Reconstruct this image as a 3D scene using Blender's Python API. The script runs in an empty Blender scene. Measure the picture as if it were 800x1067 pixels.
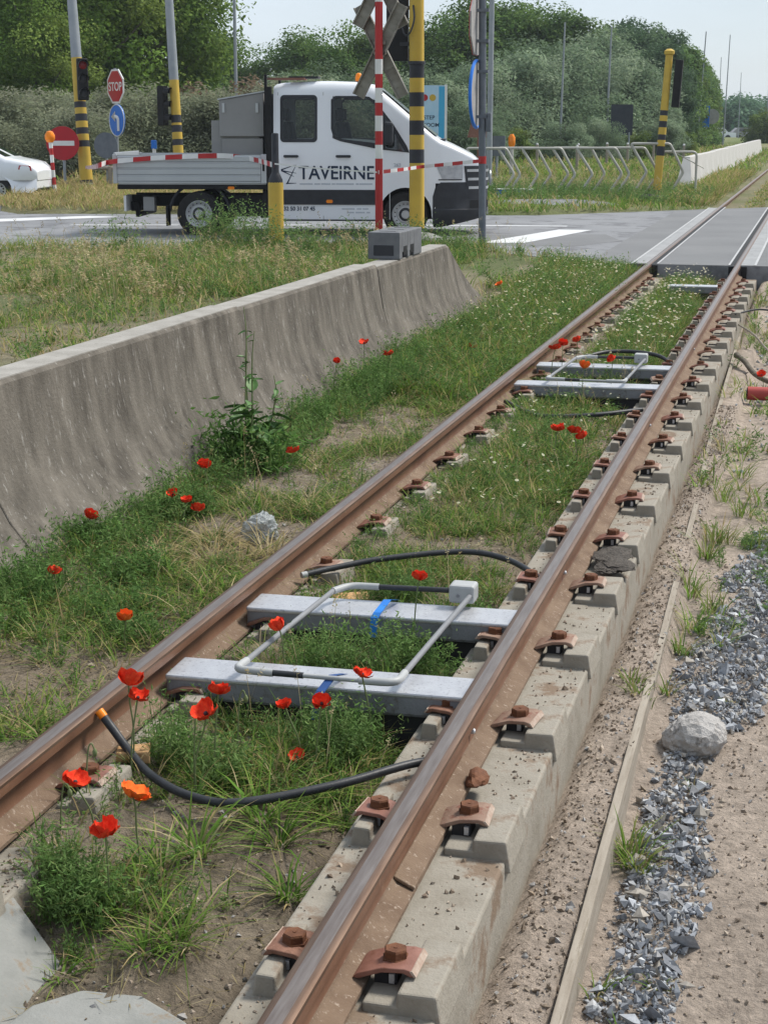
import bpy, bmesh, math, random
import numpy as np
from mathutils import Vector, Matrix
R = math.radians
random.seed(7); rng = np.random.default_rng(11)
scene = bpy.context.scene
COL = scene.collection

# ------------------------------------------------------------------ camera, sky, sun, exposure
cam_d = bpy.data.cameras.new('camera'); cam = bpy.data.objects.new('camera', cam_d); COL.objects.link(cam)
cam_d.sensor_fit = 'VERTICAL'; cam_d.sensor_height = 36; cam_d.lens = 57.36
cam_d.clip_start = 0.05; cam_d.clip_end = 3000
cam.location = (0, 0, 1.65); cam.rotation_euler = (R(90 - 13.32), 0, R(14.66))
scene.camera = cam

SUN_AZ, SUN_EL = R(48), R(52)        # azimuth measured from +Y (along the track) towards +X
world = bpy.data.worlds.new('World'); scene.world = world; world.use_nodes = True
wn, wl = world.node_tree.nodes, world.node_tree.links
wn.clear()
sky = wn.new('ShaderNodeTexSky'); sky.sky_type = 'NISHITA'; sky.sun_disc = False
sky.sun_elevation = SUN_EL; sky.sun_rotation = SUN_AZ; sky.air_density = 1.0; sky.dust_density = .7; sky.ozone_density = 1.5
tc = wn.new('ShaderNodeTexCoord')
mp = wn.new('ShaderNodeMapping'); mp.inputs['Scale'].default_value = (1, 1, 3.0)
nz = wn.new('ShaderNodeTexNoise'); nz.inputs['Scale'].default_value = 2.2; nz.inputs['Detail'].default_value = 7; nz.inputs['Roughness'].default_value = .55
rp = wn.new('ShaderNodeValToRGB'); rp.color_ramp.elements[0].position = .30; rp.color_ramp.elements[1].position = .72
rp.color_ramp.elements[0].color = (.45, .45, .45, 1); rp.color_ramp.elements[1].color = (.85, .85, .85, 1)
mx = wn.new('ShaderNodeMix'); mx.data_type = 'RGBA'; mx.inputs[7].default_value = (10.6, 11.8, 13.2, 1)
bg = wn.new('ShaderNodeBackground'); bg.inputs[1].default_value = .066
out = wn.new('ShaderNodeOutputWorld')
wl.new(tc.outputs['Generated'], mp.inputs[0]); wl.new(mp.outputs[0], nz.inputs[0]); wl.new(nz.outputs[0], rp.inputs[0])
wl.new(rp.outputs[0], mx.inputs[0]); wl.new(sky.outputs[0], mx.inputs[6]); wl.new(mx.outputs[2], bg.inputs[0]); wl.new(bg.outputs[0], out.inputs[0])

sun_d = bpy.data.lights.new('sun', 'SUN'); sun_d.energy = 3.7; sun_d.angle = R(15); sun_d.color = (1, .95, .87)
sun = bpy.data.objects.new('sun', sun_d); COL.objects.link(sun)
sv = Vector((math.sin(SUN_AZ) * math.cos(SUN_EL), math.cos(SUN_AZ) * math.cos(SUN_EL), math.sin(SUN_EL)))
sun.rotation_euler = sv.to_track_quat('Z', 'Y').to_euler(); sun.location = (0, 0, 60)

scene.view_settings.view_transform = 'Standard'; scene.view_settings.look = 'None'
scene.view_settings.exposure = 0.40; scene.view_settings.gamma = 1; scene.view_settings.use_curve_mapping = False

# ------------------------------------------------------------------ helpers
class B:
    """collects shapes; obj() links them as one mesh object"""
    def __init__(s): s.v = []; s.f = []; s.m = []
    def add(s, vs, fs, m=0):
        o = len(s.v); s.v += [tuple(v) for v in vs]; s.f += [tuple(i + o for i in f) for f in fs]; s.m += [m] * len(fs); return s
    def box(s, x0, x1, y0, y1, z0, z1, m=0):
        return s.add([(x0, y0, z0), (x1, y0, z0), (x1, y1, z0), (x0, y1, z0), (x0, y0, z1), (x1, y0, z1), (x1, y1, z1), (x0, y1, z1)],
                     [(3, 2, 1, 0), (4, 5, 6, 7), (0, 1, 5, 4), (1, 2, 6, 5), (2, 3, 7, 6), (3, 0, 4, 7)], m)
    def prism(s, poly, axis, a, b, m=0):
        """poly: 2-D points (ccw seen from the +axis side) swept from a to b along axis"""
        def P(p, t): return {'x': (t, p[0], p[1]), 'y': (p[0], t, p[1]), 'z': (p[0], p[1], t)}[axis]
        n = len(poly); vs = [P(p, a) for p in poly] + [P(p, b) for p in poly]
        fs = [tuple(range(n))[::-1], tuple(range(n, 2 * n))] + [(i, (i + 1) % n, (i + 1) % n + n, i + n) for i in range(n)]
        if axis == 'y': fs = [f[::-1] for f in fs]
        return s.add(vs, fs, m)
    def tube(s, pts, r, n=8, m=0, cap=True):
        pts = [Vector(p) for p in pts]; k = len(pts); rs = r if hasattr(r, '__len__') else [r] * k
        vs = []; fs = []; up = None
        for i, p in enumerate(pts):
            d = (pts[min(i + 1, k - 1)] - pts[max(i - 1, 0)]).normalized()
            if up is None: up = d.orthogonal().normalized()
            up = (up - d * up.dot(d)); up = up.normalized() if up.length > 1e-6 else d.orthogonal().normalized()
            w = d.cross(up)
            for j in range(n):
                a = 2 * math.pi * j / n; vs.append(p + (up * math.cos(a) + w * math.sin(a)) * rs[i])
        for i in range(k - 1):
            for j in range(n): fs.append((i * n + j, i * n + (j + 1) % n, (i + 1) * n + (j + 1) % n, (i + 1) * n + j))
        if cap: fs += [tuple(range(n))[::-1], tuple(range((k - 1) * n, k * n))]
        return s.add(vs, fs, m)
    def cyl(s, p0, p1, r0, r1=None, n=16, m=0): return s.tube([p0, p1], [r0, r0 if r1 is None else r1], n, m)
    def lathe(s, prof, n=20, m=0, c=(0, 0, 0), axis='z', cap=True):
        """prof: (radius, height) pairs"""
        vs = []; fs = []; k = len(prof)
        for r, h in prof:
            for j in range(n):
                a = 2 * math.pi * j / n; x, y = r * math.cos(a), r * math.sin(a)
                p = {'z': (x, y, h), 'y': (x, h, y), 'x': (h, x, y)}[axis]; vs.append((p[0] + c[0], p[1] + c[1], p[2] + c[2]))
        for i in range(k - 1):
            for j in range(n): fs.append((i * n + j, i * n + (j + 1) % n, (i + 1) * n + (j + 1) % n, (i + 1) * n + j))
        if cap: fs += [tuple(range(n))[::-1], tuple(range((k - 1) * n, k * n))]
        if axis == 'y': fs = [f[::-1] for f in fs]
        return s.add(vs, fs, m)
    def grid(s, rows, m=0, flip=False):
        nr, nc = len(rows), len(rows[0]); vs = [p for r in rows for p in r]; fs = []
        for i in range(nr - 1):
            for j in range(nc - 1):
                f = (i * nc + j, i * nc + j + 1, (i + 1) * nc + j + 1, (i + 1) * nc + j); fs.append(f[::-1] if flip else f)
        return s.add(vs, fs, m)
    def mesh(s, name, mats):
        me = bpy.data.meshes.new(name); me.from_pydata(s.v, [], s.f)
        for m in (mats if isinstance(mats, (list, tuple)) else [mats]): me.materials.append(m)
        me.polygons.foreach_set('material_index', s.m); me.update(); return me
    def obj(s, name, mats, parent=None, smooth=None, bevel=0, loc=None, rot=None):
        me = s.mesh(name, mats)
        if smooth is not None: me.shade_smooth(); me.set_sharp_from_angle(angle=R(smooth))
        return link(name, me, parent, bevel, loc, rot)
def link(name, me, parent=None, bevel=0, loc=None, rot=None):
    o = bpy.data.objects.new(name, me); COL.objects.link(o); o.parent = parent
    if loc is not None: o.location = loc
    if rot is not None: o.rotation_euler = rot
    if bevel:
        b = o.modifiers.new('edge', 'BEVEL'); b.width = bevel; b.segments = 2; b.limit_method = 'ANGLE'; b.angle_limit = R(35)
    return o
def tag(o, label=None, cat=None, group=None, kind=None):
    if label: o['label'] = label
    if cat: o['category'] = cat
    if group: o['group'] = group
    if kind: o['kind'] = kind
    return o
def thing(name, label, cat, loc=(0, 0, 0), rz=0, group=None):
    o = bpy.data.objects.new(name, None); COL.objects.link(o); o.location = loc; o.rotation_euler = (0, 0, rz)
    return tag(o, label, cat, group)
def dup(root, loc, rz=0, label=None, sc=1):
    r = root.copy(); COL.objects.link(r); r.location = loc; r.rotation_euler = (root.rotation_euler[0], root.rotation_euler[1], rz)
    r.scale = (sc, sc, sc) if not hasattr(sc, '__len__') else sc
    if label: r['label'] = label
    for ch in list(root.children):
        c = ch.copy(); COL.objects.link(c); c.parent = r
        for g in list(ch.children):
            d = g.copy(); COL.objects.link(d); d.parent = c
    return r
def npmesh(name, V, F, col, mat, uv=None):
    """triangle mesh from numpy arrays with a per-vertex colour"""
    V = np.asarray(V, np.float32); F = np.asarray(F, np.int32); me = bpy.data.meshes.new(name)
    me.vertices.add(len(V)); me.vertices.foreach_set('co', V.ravel())
    me.loops.add(F.size); me.loops.foreach_set('vertex_index', F.ravel())
    me.polygons.add(len(F)); me.polygons.foreach_set('loop_start', np.arange(0, F.size, 3, dtype=np.int32))
    me.update(calc_edges=True)
    if col is not None:
        a = me.color_attributes.new('Col', 'FLOAT_COLOR', 'POINT')
        c = np.ones((len(V), 4), np.float32); c[:, :3] = col; a.data.foreach_set('color', c.ravel())
    me.materials.append(mat); return me
def vnoise(x, y, seed=0):
    """smooth value noise in numpy, 0..1"""
    g = np.random.default_rng(seed).random((256, 256))
    xi = np.floor(x).astype(int); yi = np.floor(y).astype(int); fx = x - xi; fy = y - yi
    fx = fx * fx * (3 - 2 * fx); fy = fy * fy * (3 - 2 * fy); a = lambda i, j: g[i % 256, j % 256]
    return (a(xi, yi) * (1 - fx) + a(xi + 1, yi) * fx) * (1 - fy) + (a(xi, yi + 1) * (1 - fx) + a(xi + 1, yi + 1) * fx) * fy
def fbm(x, y, seed=0, o=4):
    t = 0; w = 1; s = 0
    for i in range(o): t = t + w * vnoise(x * 2 ** i, y * 2 ** i, seed + i); s += w; w *= .5
    return t / s

# ------------------------------------------------------------------ materials
def mat(name, c1, c2=None, sc=6, rough=.8, bump=0, bsc=60, metal=0, c3=None, sc3=40, t3=.62, stretch=(1, 1, 1), spec=.3, rvar=0, coat=0, bdist=.01):
    m = bpy.data.materials.new(name); m.use_nodes = True; n, l = m.node_tree.nodes, m.node_tree.links
    p = n['Principled BSDF']; p.inputs['Roughness'].default_value = rough; p.inputs['Metallic'].default_value = metal
    p.inputs['Specular IOR Level'].default_value = spec; p.inputs['Coat Weight'].default_value = coat
    p.inputs['Base Color'].default_value = (*c1, 1)
    tcn = n.new('ShaderNodeTexCoord'); mpn = n.new('ShaderNodeMapping'); mpn.inputs['Scale'].default_value = stretch
    l.new(tcn.outputs['Object'], mpn.inputs[0]); cur = None
    if c2 is not None:
        nz = n.new('ShaderNodeTexNoise'); nz.inputs['Scale'].default_value = sc; nz.inputs['Detail'].default_value = 8; nz.inputs['Roughness'].default_value = .62
        l.new(mpn.outputs[0], nz.inputs[0]); r = n.new('ShaderNodeValToRGB'); r.color_ramp.elements[0].position = .32; r.color_ramp.elements[1].position = .68
        r.color_ramp.elements[0].color = (*c1, 1); r.color_ramp.elements[1].color = (*c2, 1); l.new(nz.outputs[0], r.inputs[0]); cur = r.outputs[0]
        if rvar:
            mr = n.new('ShaderNodeMapRange'); mr.inputs[3].default_value = rough - rvar; mr.inputs[4].default_value = rough + rvar
            l.new(nz.outputs[0], mr.inputs[0]); l.new(mr.outputs[0], p.inputs['Roughness'])
    if c3 is not None:
        nz = n.new('ShaderNodeTexNoise'); nz.inputs['Scale'].default_value = sc3; nz.inputs['Detail'].default_value = 5; nz.inputs['Roughness'].default_value = .7
        l.new(mpn.outputs[0], nz.inputs[0]); r = n.new('ShaderNodeValToRGB'); r.color_ramp.elements[0].position = t3 - .05; r.color_ramp.elements[1].position = t3 + .05
        l.new(nz.outputs[0], r.inputs[0]); mx = n.new('ShaderNodeMix'); mx.data_type = 'RGBA'; l.new(r.outputs[0], mx.inputs[0])
        if cur: l.new(cur, mx.inputs[6])
        else: mx.inputs[6].default_value = (*c1, 1)
        mx.inputs[7].default_value = (*c3, 1); cur = mx.outputs[2]
    if cur: l.new(cur, p.inputs['Base Color'])
    if bump:
        nz = n.new('ShaderNodeTexNoise'); nz.inputs['Scale'].default_value = bsc; nz.inputs['Detail'].default_value = 6; nz.inputs['Roughness'].default_value = .65
        l.new(tcn.outputs['Object'], nz.inputs[0]); b = n.new('ShaderNodeBump'); b.inputs['Strength'].default_value = bump; b.inputs['Distance'].default_value = bdist
        l.new(nz.outputs[0], b.inputs['Height']); l.new(b.outputs[0], p.inputs['Normal'])
    return m
def attr_mat(name, rough=.7, trans=0.0, spec=.25, bump=0, bsc=40, noise=None, nsc=20, bdist=.01):
    """colour comes from the mesh's own per-vertex colour; optional thin-leaf translucency"""
    m = bpy.data.materials.new(name); m.use_nodes = True; n, l = m.node_tree.nodes, m.node_tree.links
    p = n['Principled BSDF']; p.inputs['Roughness'].default_value = rough; p.inputs['Specular IOR Level'].default_value = spec
    a = n.new('ShaderNodeAttribute'); a.attribute_name = 'Col'; cur = a.outputs['Color']
    if noise:
        tcn = n.new('ShaderNodeTexCoord'); nz = n.new('ShaderNodeTexNoise'); nz.inputs['Scale'].default_value = nsc; nz.inputs['Detail'].default_value = 8; nz.inputs['Roughness'].default_value = .7
        l.new(tcn.outputs['Object'], nz.inputs[0]); r = n.new('ShaderNodeValToRGB'); r.color_ramp.elements[0].position = .3; r.color_ramp.elements[1].position = .7
        r.color_ramp.elements[0].color = (*[noise[0]] * 3, 1); r.color_ramp.elements[1].color = (*[noise[1]] * 3, 1)
        mx = n.new('ShaderNodeMix'); mx.data_type = 'RGBA'; mx.blend_type = 'MULTIPLY'; mx.inputs[0].default_value = 1
        l.new(nz.outputs[0], r.inputs[0]); l.new(cur, mx.inputs[6]); l.new(r.outputs[0], mx.inputs[7]); cur = mx.outputs[2]
    l.new(cur, p.inputs['Base Color'])
    if bump:
        tcn = n.new('ShaderNodeTexCoord'); nz = n.new('ShaderNodeTexNoise'); nz.inputs['Scale'].default_value = bsc; nz.inputs['Detail'].default_value = 8; nz.inputs['Roughness'].default_value = .7
        l.new(tcn.outputs['Object'], nz.inputs[0]); b = n.new('ShaderNodeBump'); b.inputs['Strength'].default_value = bump; b.inputs['Distance'].default_value = bdist
        l.new(nz.outputs[0], b.inputs['Height']); l.new(b.outputs[0], p.inputs['Normal'])
    if trans:
        t = n.new('ShaderNodeBsdfTranslucent'); l.new(cur, t.inputs[0]); ms = n.new('ShaderNodeMixShader'); ms.inputs[0].default_value = trans
        l.new(p.outputs[0], ms.inputs[1]); l.new(t.outputs[0], ms.inputs[2]); l.new(ms.outputs[0], n['Material Output'].inputs[0])
    return m
K = {}
K['leaf'] = attr_mat('leaf', .75, .42, .12)
K['ground'] = attr_mat('ground', .95, 0, .1, 1.0, 48, (.66, 1.38), 22, .035)
K['gravel'] = attr_mat('gravel', .8, 0, .3, .3, 200, (.7, 1.2), 60, .004)
K['asphalt'] = mat('asphalt', (.17, .175, .185), (.225, .23, .24), .35, .85, .25, 220, c3=(.125, .127, .135), sc3=1.6, t3=.56, bdist=.004)
K['asphalt_new'] = mat('asphalt_new', (.14, .143, .148), (.175, .178, .182), .8, .85, .25, 260, bdist=.004)
K['marking'] = mat('road_paint', (.62, .63, .64), (.50, .51, .52), 3, .7, c3=(.25, .25, .26), sc3=9, t3=.66)
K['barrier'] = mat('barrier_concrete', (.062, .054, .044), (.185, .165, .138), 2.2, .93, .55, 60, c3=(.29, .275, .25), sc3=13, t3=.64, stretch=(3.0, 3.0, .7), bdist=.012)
K['barrier_top'] = mat('pale_barrier_concrete', (.24, .228, .205), (.34, .325, .298), 7, .93, .5, 60, c3=(.2, .19, .17), sc3=20, t3=.66)
K['wall2'] = mat('pale_concrete', (.40, .39, .37), (.48, .47, .45), 1.5, .9, .2, 30)
K['beam'] = mat('track_concrete', (.215, .192, .155), (.335, .312, .268), 5, .92, .5, 70, c3=(.19, .14, .10), sc3=5, t3=.57, bdist=.008)
K['slab'] = mat('grey_concrete', (.19, .195, .182), (.27, .272, .258), 7, .9, .6, 90, c3=(.22, .18, .135), sc3=14, t3=.62, bdist=.004)
K['rust'] = mat('rail_rust', (.105, .048, .027), (.165, .085, .05), 5, .52, .25, 120, c3=(.22, .135, .085), sc3=40, t3=.68, spec=.4, bdist=.003)
K['foot'] = mat('rail_foot_crust', (.125, .080, .053), (.205, .145, .10), 7, .88, .8, 150, c3=(.33, .265, .21), sc3=60, t3=.63, bdist=.004)
K['steel_worn'] = mat('worn_rail_shoulder', (.13, .078, .052), (.20, .135, .098), 10, .45, .05, 200, .75, stretch=(6, .4, 6), rvar=.08)
K['steel'] = mat('polished_rail', (.25, .19, .155), (.37, .31, .27), 14, .36, .05, 200, 1.0, stretch=(6, .4, 6), rvar=.08)
K['clip'] = mat('clip_red_oxide', (.165, .066, .045), (.245, .115, .085), 18, .6, .3, 140, c3=(.16, .06, .035), sc3=40, t3=.62, spec=.4, bdist=.003)
K['clip_edge'] = mat('clip_worn_edge', (.42, .35, .29), (.27, .17, .125), 30, .7)
K['bolt'] = mat('bolt_rust', (.085, .032, .016), (.17, .068, .03), 30, .75, .6, 150, bdist=.004)
K['black'] = mat('black_rubber', (.018, .018, .02), (.03, .03, .032), 10, .6, .1, 60)
K['hose'] = mat('hose_black', (.022, .024, .028), (.04, .042, .046), 12, .45, .1, 90)
K['zinc'] = mat('galvanised_box', (.46, .47, .50), (.58, .59, .61), 10, .48, .15, 160, .72, c3=(.36, .36, .385), sc3=70, t3=.6)
K['zinc_shaded'] = mat('shaded_box_steel', (.17, .178, .195), (.25, .258, .275), 8, .6, .2, 120, .3, c3=(.13, .12, .11), sc3=18, t3=.6)  # darker than the lid: shade on the box fronts put into the colour
K['pvc'] = mat('pvc_grey', (.17, .175, .185), (.225, .23, .24), 8, .45)
K['pvc_white'] = mat('pvc_white', (.40, .41, .41), (.31, .32, .32), 8, .45)
K['navyblue'] = mat('navy_strap', (.015, .05, .17), (.02, .07, .22), 20, .6)
K['blue'] = mat('blue_strap', (.02, .16, .55), (.03, .22, .62), 20, .5)
K['wood'] = mat('grey_plank', (.22, .188, .15), (.32, .285, .238), 6, .9, .5, 60, c3=(.20, .17, .13), sc3=10, t3=.62, stretch=(8, .6, 8), bdist=.004)
K['stone'] = mat('rough_stone', (.33, .315, .30), (.50, .48, .46), 9, .95, 1, 40, c3=(.22, .205, .19), sc3=22, t3=.62, bdist=.02)
K['yellow'] = mat('yellow_paint', (.56, .38, .055), (.46, .31, .05), 3, .5, c3=(.40, .26, .04), sc3=14, t3=.7)
K['blackp'] = mat('black_paint', (.022, .024, .03), (.035, .036, .042), 5, .5)
K['red'] = mat('red_paint', (.45, .03, .03), (.36, .025, .025), 5, .5, c3=(.5, .3, .28), sc3=22, t3=.74)
K['white'] = mat('white_paint', (.72, .72, .71), (.62, .62, .61), 5, .5, c3=(.42, .41, .39), sc3=18, t3=.72)
K['greypole'] = mat('grey_pole', (.24, .265, .29), (.31, .33, .35), 3, .5, metal=.2)
K['darkpole'] = mat('slate_pole', (.10, .115, .135), (.15, .165, .19), 5, .5, metal=.2)
K['signback'] = mat('sign_back', (.30, .29, .28), (.40, .39, .38), 5, .6, metal=.2)
K['weath'] = mat('weathered_aluminium', (.17, .155, .13), (.30, .285, .25), 5, .6, metal=.3, c3=(.17, .16, .13), sc3=9, t3=.6, stretch=(1, 1, .4))
K['greybox'] = mat('recycled_plastic', (.115, .12, .13), (.165, .17, .18), 9, .8, .3, 80)
K['bluesign'] = mat('blue_sign', (.02, .17, .62), (.02, .15, .55), 4, .4)
K['signred'] = mat('red_sign', (.42, .012, .022), (.36, .012, .02), 4, .4)
K['orange'] = mat('orange_lamp', (.85, .25, .01), (.8, .2, .01), 9, .3)
K['vanwhite'] = mat('van_white', (.74, .76, .79), (.70, .72, .76), 1.2, .28, spec=.5, coat=.5)
K['vanblack'] = mat('van_black_plastic', (.022, .024, .028), (.034, .036, .042), 6, .55)
K['chassis'] = mat('chassis_black', (.008, .008, .009), (.016, .016, .017), 6, .7)
K['glass'] = mat('dark_glass', (.010, .014, .016), (.02, .026, .028), 1.6, .05, spec=.8)
K['seethru'] = mat('tinted_glass', (.02, .026, .028), None, 1, .04, spec=.8)
_n = K['seethru'].node_tree; _t = _n.nodes.new('ShaderNodeBsdfTransparent'); _t.inputs[0].default_value = (.72, .78, .76, 1); _m = _n.nodes.new('ShaderNodeMixShader'); _m.inputs[0].default_value = .62
_n.links.new(_n.nodes['Principled BSDF'].outputs[0], _m.inputs[1]); _n.links.new(_t.outputs[0], _m.inputs[2]); _n.links.new(_m.outputs[0], _n.nodes['Material Output'].inputs[0])
K['seat'] = mat('seat_fabric', (.035, .037, .042), (.055, .057, .062), 12, .9)
K['windscreen'] = mat('windscreen_glass', (.25, .29, .32), (.33, .37, .40), 1.5, .1, spec=.7)
K['alu'] = mat('bed_aluminium', (.40, .42, .44), (.46, .48, .50), 1.2, .42, metal=.55)
K['toolbox'] = mat('toolbox_grey', (.235, .235, .235), (.285, .285, .285), 1.5, .5, metal=.25)
K['navy'] = mat('navy_print', (.012, .025, .055), (.015, .03, .065), 5, .4)
K['greyprint'] = mat('grey_print', (.42, .45, .50), (.45, .48, .53), 5, .4)
K['tyre'] = mat('tyre', (.014, .014, .015), (.025, .024, .023), 9, .85)
K['rim'] = mat('steel_rim', (.40, .41, .42), (.48, .485, .49), 6, .45, metal=.4)
K['lens'] = mat('lamp_lens', (.28, .30, .33), (.45, .47, .5), 9, .1, spec=.7)
K['bark'] = mat('bark', (.10, .085, .065), (.16, .14, .11), 6, .95, .8, 20, stretch=(4, 4, .6))
K['pipe'] = mat('red_pipe', (.40, .06, .05), (.30, .05, .045), 8, .6)
K['bag'] = mat('plastic_bag', (.40, .43, .44), (.52, .55, .55), 8, .25, spec=.6, bump=.8, bsc=30, bdist=.02)
_n = K['bag'].node_tree; _t = _n.nodes.new('ShaderNodeBsdfTransparent'); _m = _n.nodes.new('ShaderNodeMixShader'); _m.inputs[0].default_value = .38
_n.links.new(_n.nodes['Principled BSDF'].outputs[0], _m.inputs[1]); _n.links.new(_t.outputs[0], _m.inputs[2]); _n.links.new(_m.outputs[0], _n.nodes['Material Output'].inputs[0])
K['rack'] = mat('rack_tube_white', (.46, .45, .41), (.36, .35, .31), 3, .45, metal=.1)
K['board'] = mat('dark_board', (.02, .025, .035), (.035, .04, .05), 4, .5)
K['petal'] = mat('poppy_petal', (.58, .022, .010), (.86, .085, .03), 60, .75, spec=.1, bump=.6, bsc=160, bdist=.004)
K['petal_o'] = mat('poppy_petal_orange', (.78, .10, .015), (.88, .22, .04), 60, .75, spec=.1, bump=.6, bsc=160, bdist=.004)
K['stem'] = mat('green_stem', (.12, .16, .06), (.17, .2, .09), 20, .7)
K['broad'] = mat('broad_leaf', (.055, .13, .03), (.09, .18, .05), 15, .55)
# ------------------------------------------------------------------ ground and road
ROAD = [(-90, 8), (-30, 16.2), (-10.6, 20.6), (-7, 21.7), (-4.4, 22.2), (-3.1, 20.9), (-2.6, 20.45), (2.5, 20.45), (4, 21.2), (90, 36), (90, 54), (3, 38.5), (-1, 35.7),
        (-2.1, 34.6), (-5.2, 31.3), (-8, 30.6), (-13, 29.8), (-15, 29.3), (-16.2, 30.6), (-17.6, 34), (-18.6, 38), (-20.5, 44), (-27, 54), (-45, 60), (-90, 62)]
def in_road(x, y, grow=0.):
    x = np.asarray(x, float); y = np.asarray(y, float); c = np.zeros(x.shape, bool); n = len(ROAD)
    for i in range(n):
        (xa, ya), (xb, yb) = ROAD[i], ROAD[(i + 1) % n]
        if ya == yb: continue
        c ^= ((ya > y) != (yb > y)) & (x < (xb - xa) * (y - ya) / (yb - ya) + xa)
    return c
PX = [-9, -5, -3.55, -3.42, -3.2, -2.9, -2.3, -2.06, -1.93, -1.80, -1.72, -1.45, -1.2, -1.13, -.95, -.70, -.655, -.60, -.49, -.462, -.3, .5, 3]
PA = [.0, .03, .03, -.2, -.12, -.13, -.16, -.155, -.165, -.155, -.205, -.20, -.235, -.3, -.3, -.42, -.365, -.332, -.336, -.435, -.435, -.42, -.40]
PB = [.02, .02, .0, -.02, -.03, -.06, -.12, -.15, -.3, -.3, -.22, -.19, -.22, -.3, -.3, -.4, -.30, -.2, -.17, -.15, -.13, -.1, -.05]
def gz(x, y):
    x = np.asarray(x, float); y = np.asarray(y, float)
    t = np.clip((y - 14.8) / 4.2, 0, 1); t = t * t * (3 - 2 * t)
    z = np.interp(x, PX, PA) * (1 - t) + np.interp(x, PX, PB) * t
    z = z + np.clip((3.9 - y) / 1.2, 0, 1) * np.where((x > -1.74) & (x < -1.14), -.06, 0)
    z = z + np.clip((3.45 - y) / .2, 0, 1) * np.where((x > -1.97) & (x < -1.74), -.17, np.where((x >= -1.74) & (x < -1.45), -.06, 0))
    far = np.clip((y - 27) / 6, 0, 1); zf = np.interp(x, [-40, -5, -2.3, -1.9, -.95, -.5, 3], [.25, .05, -.03, -.11, -.11, -.03, .05])
    z = z * (1 - far) + zf * far
    near = (y < 21) & (np.abs(x + 1.5) < 4)
    amp = np.where(near, 1., 1.2)
    z = z + amp * ((fbm(x * 2.3, y * 2.3, 5, 4) - .5) * .05 + (vnoise(x * 14, y * 14, 9) - .5) * .016)
    z = z + np.clip((np.hypot(x, y) - 40) / 60, 0, 1) * (fbm(x * .05, y * .05, 3, 3) - .35) * .8 * (np.abs(x + 1.5) > 3)
    return np.where(in_road(x, y), -.2, z)
def gzf(x, y): return float(gz(np.array([x]), np.array([y]))[0])
def gcol(x, y):
    """soil colour by what lies there: sand, humus, dry turf, meadow"""
    sand = np.array([.42, .35, .29]); soil = np.array([.22, .18, .135]); turf = np.array([.25, .22, .15]); mead = np.array([.115, .145, .05]); midr = np.array([.27, .225, .17])
    n1 = fbm(x * 1.7, y * 1.7, 21, 4)[:, None]; n2 = fbm(x * .45, y * .45, 31, 3)[:, None]
    right = np.clip((x + .95) / .15, 0, 1)[:, None]
    left = np.clip((-1.95 - x) / .2, 0, 1)[:, None]; behind = np.clip((-3.3 - x) / .2, 0, 1)[:, None]
    farm = np.clip((y - 20) / 6, 0, 1)[:, None]
    w = np.clip((n1 - .38) * 4, 0, 1)
    c = midr * w + soil * (1 - w)
    c = c * (1 - left) + (soil * 1.12 * (1 - w) + sand * .72 * w) * left
    tt = np.clip((n2 - .38) * 4, 0, 1); bh = turf * tt + np.array([.13, .15, .07]) * (1 - tt)
    c = c * (1 - behind) + bh * behind
    c = c * (1 - right) + (sand * (.82 + .36 * n1)) * right
    fm = mead * (1 - tt * .6) + turf * tt * .6
    ballast = np.clip(1 - np.abs(x + 1.45) / 1.2, 0, 1)[:, None]
    return c * (1 - farm) + fm * farm * (1 - .5 * ballast) + farm * .5 * ballast * soil
def build_ground():
    xs = np.concatenate([[-900, -600, -400, -250, -160, -110], np.arange(-80, -14, 3), np.arange(-14, -4.2, .35), np.arange(-4.2, -3.2, .1), np.arange(-3.2, .6, .036), np.arange(.6, 3, .3), np.arange(3, 20, 2), [20, 30, 50, 90, 160, 300, 600, 900]])
    ys = np.concatenate([[-300, -100, -30, -8, 0], np.arange(1, 2.8, .15), np.arange(2.8, 9, .036), np.arange(9, 15, .07), np.arange(15, 23, .16), np.arange(23, 60, .8), np.arange(60, 130, 4), [140, 160, 200, 260, 350, 500, 800, 1300]])
    X, Y = np.meshgrid(xs, ys); Z = gz(X, Y); nx, ny = len(xs), len(ys)
    V = np.stack([X.ravel(), Y.ravel(), Z.ravel()], 1)
    i = np.arange(nx - 1); j = np.arange(ny - 1); I, J = np.meshgrid(i, j); a = (J * nx + I).ravel()
    F = np.concatenate([np.stack([a, a + 1, a + nx + 1], 1), np.stack([a, a + nx + 1, a + nx], 1)])
    me = npmesh('ground', V, F, gcol(V[:, 0], V[:, 1]), K['ground']); me.shade_smooth()
    tag(link('ground', me), kind='structure')
build_ground()

def slab_poly(b, poly, z0, z1, m=0):
    n = len(poly); vs = [(x, y, z0) for x, y in poly] + [(x, y, z1) for x, y in poly]
    b.add(vs, [tuple(range(n, 2 * n))] + [(i, (i + 1) % n, (i + 1) % n + n, i + n) for i in range(n)], m); return b
def area2(p): return sum(p[i][0] * p[(i + 1) % len(p)][1] - p[(i + 1) % len(p)][0] * p[i][1] for i in range(len(p)))
road = tag(slab_poly(B(), ROAD if area2(ROAD) > 0 else ROAD[::-1], -.32, -.014).obj('road', K['asphalt']), kind='structure')
def sheet(name, pts, z, m, parent):
    b = B(); b.add([(x, y, z) for x, y in pts], [tuple(range(len(pts))) if area2(pts) > 0 else tuple(range(len(pts)))[::-1]]); return b.obj(name, m, parent)
LX, RX = -1.98, -.905
K['edge_steel'] = mat('edge_steel', (.36, .36, .36), (.46, .46, .46), 6, .5)
K['bedding'] = mat('rail_bedding', (.24, .245, .25), (.31, .315, .32), 3, .8, c3=(.18, .18, .18), sc3=9, t3=.62)
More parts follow.
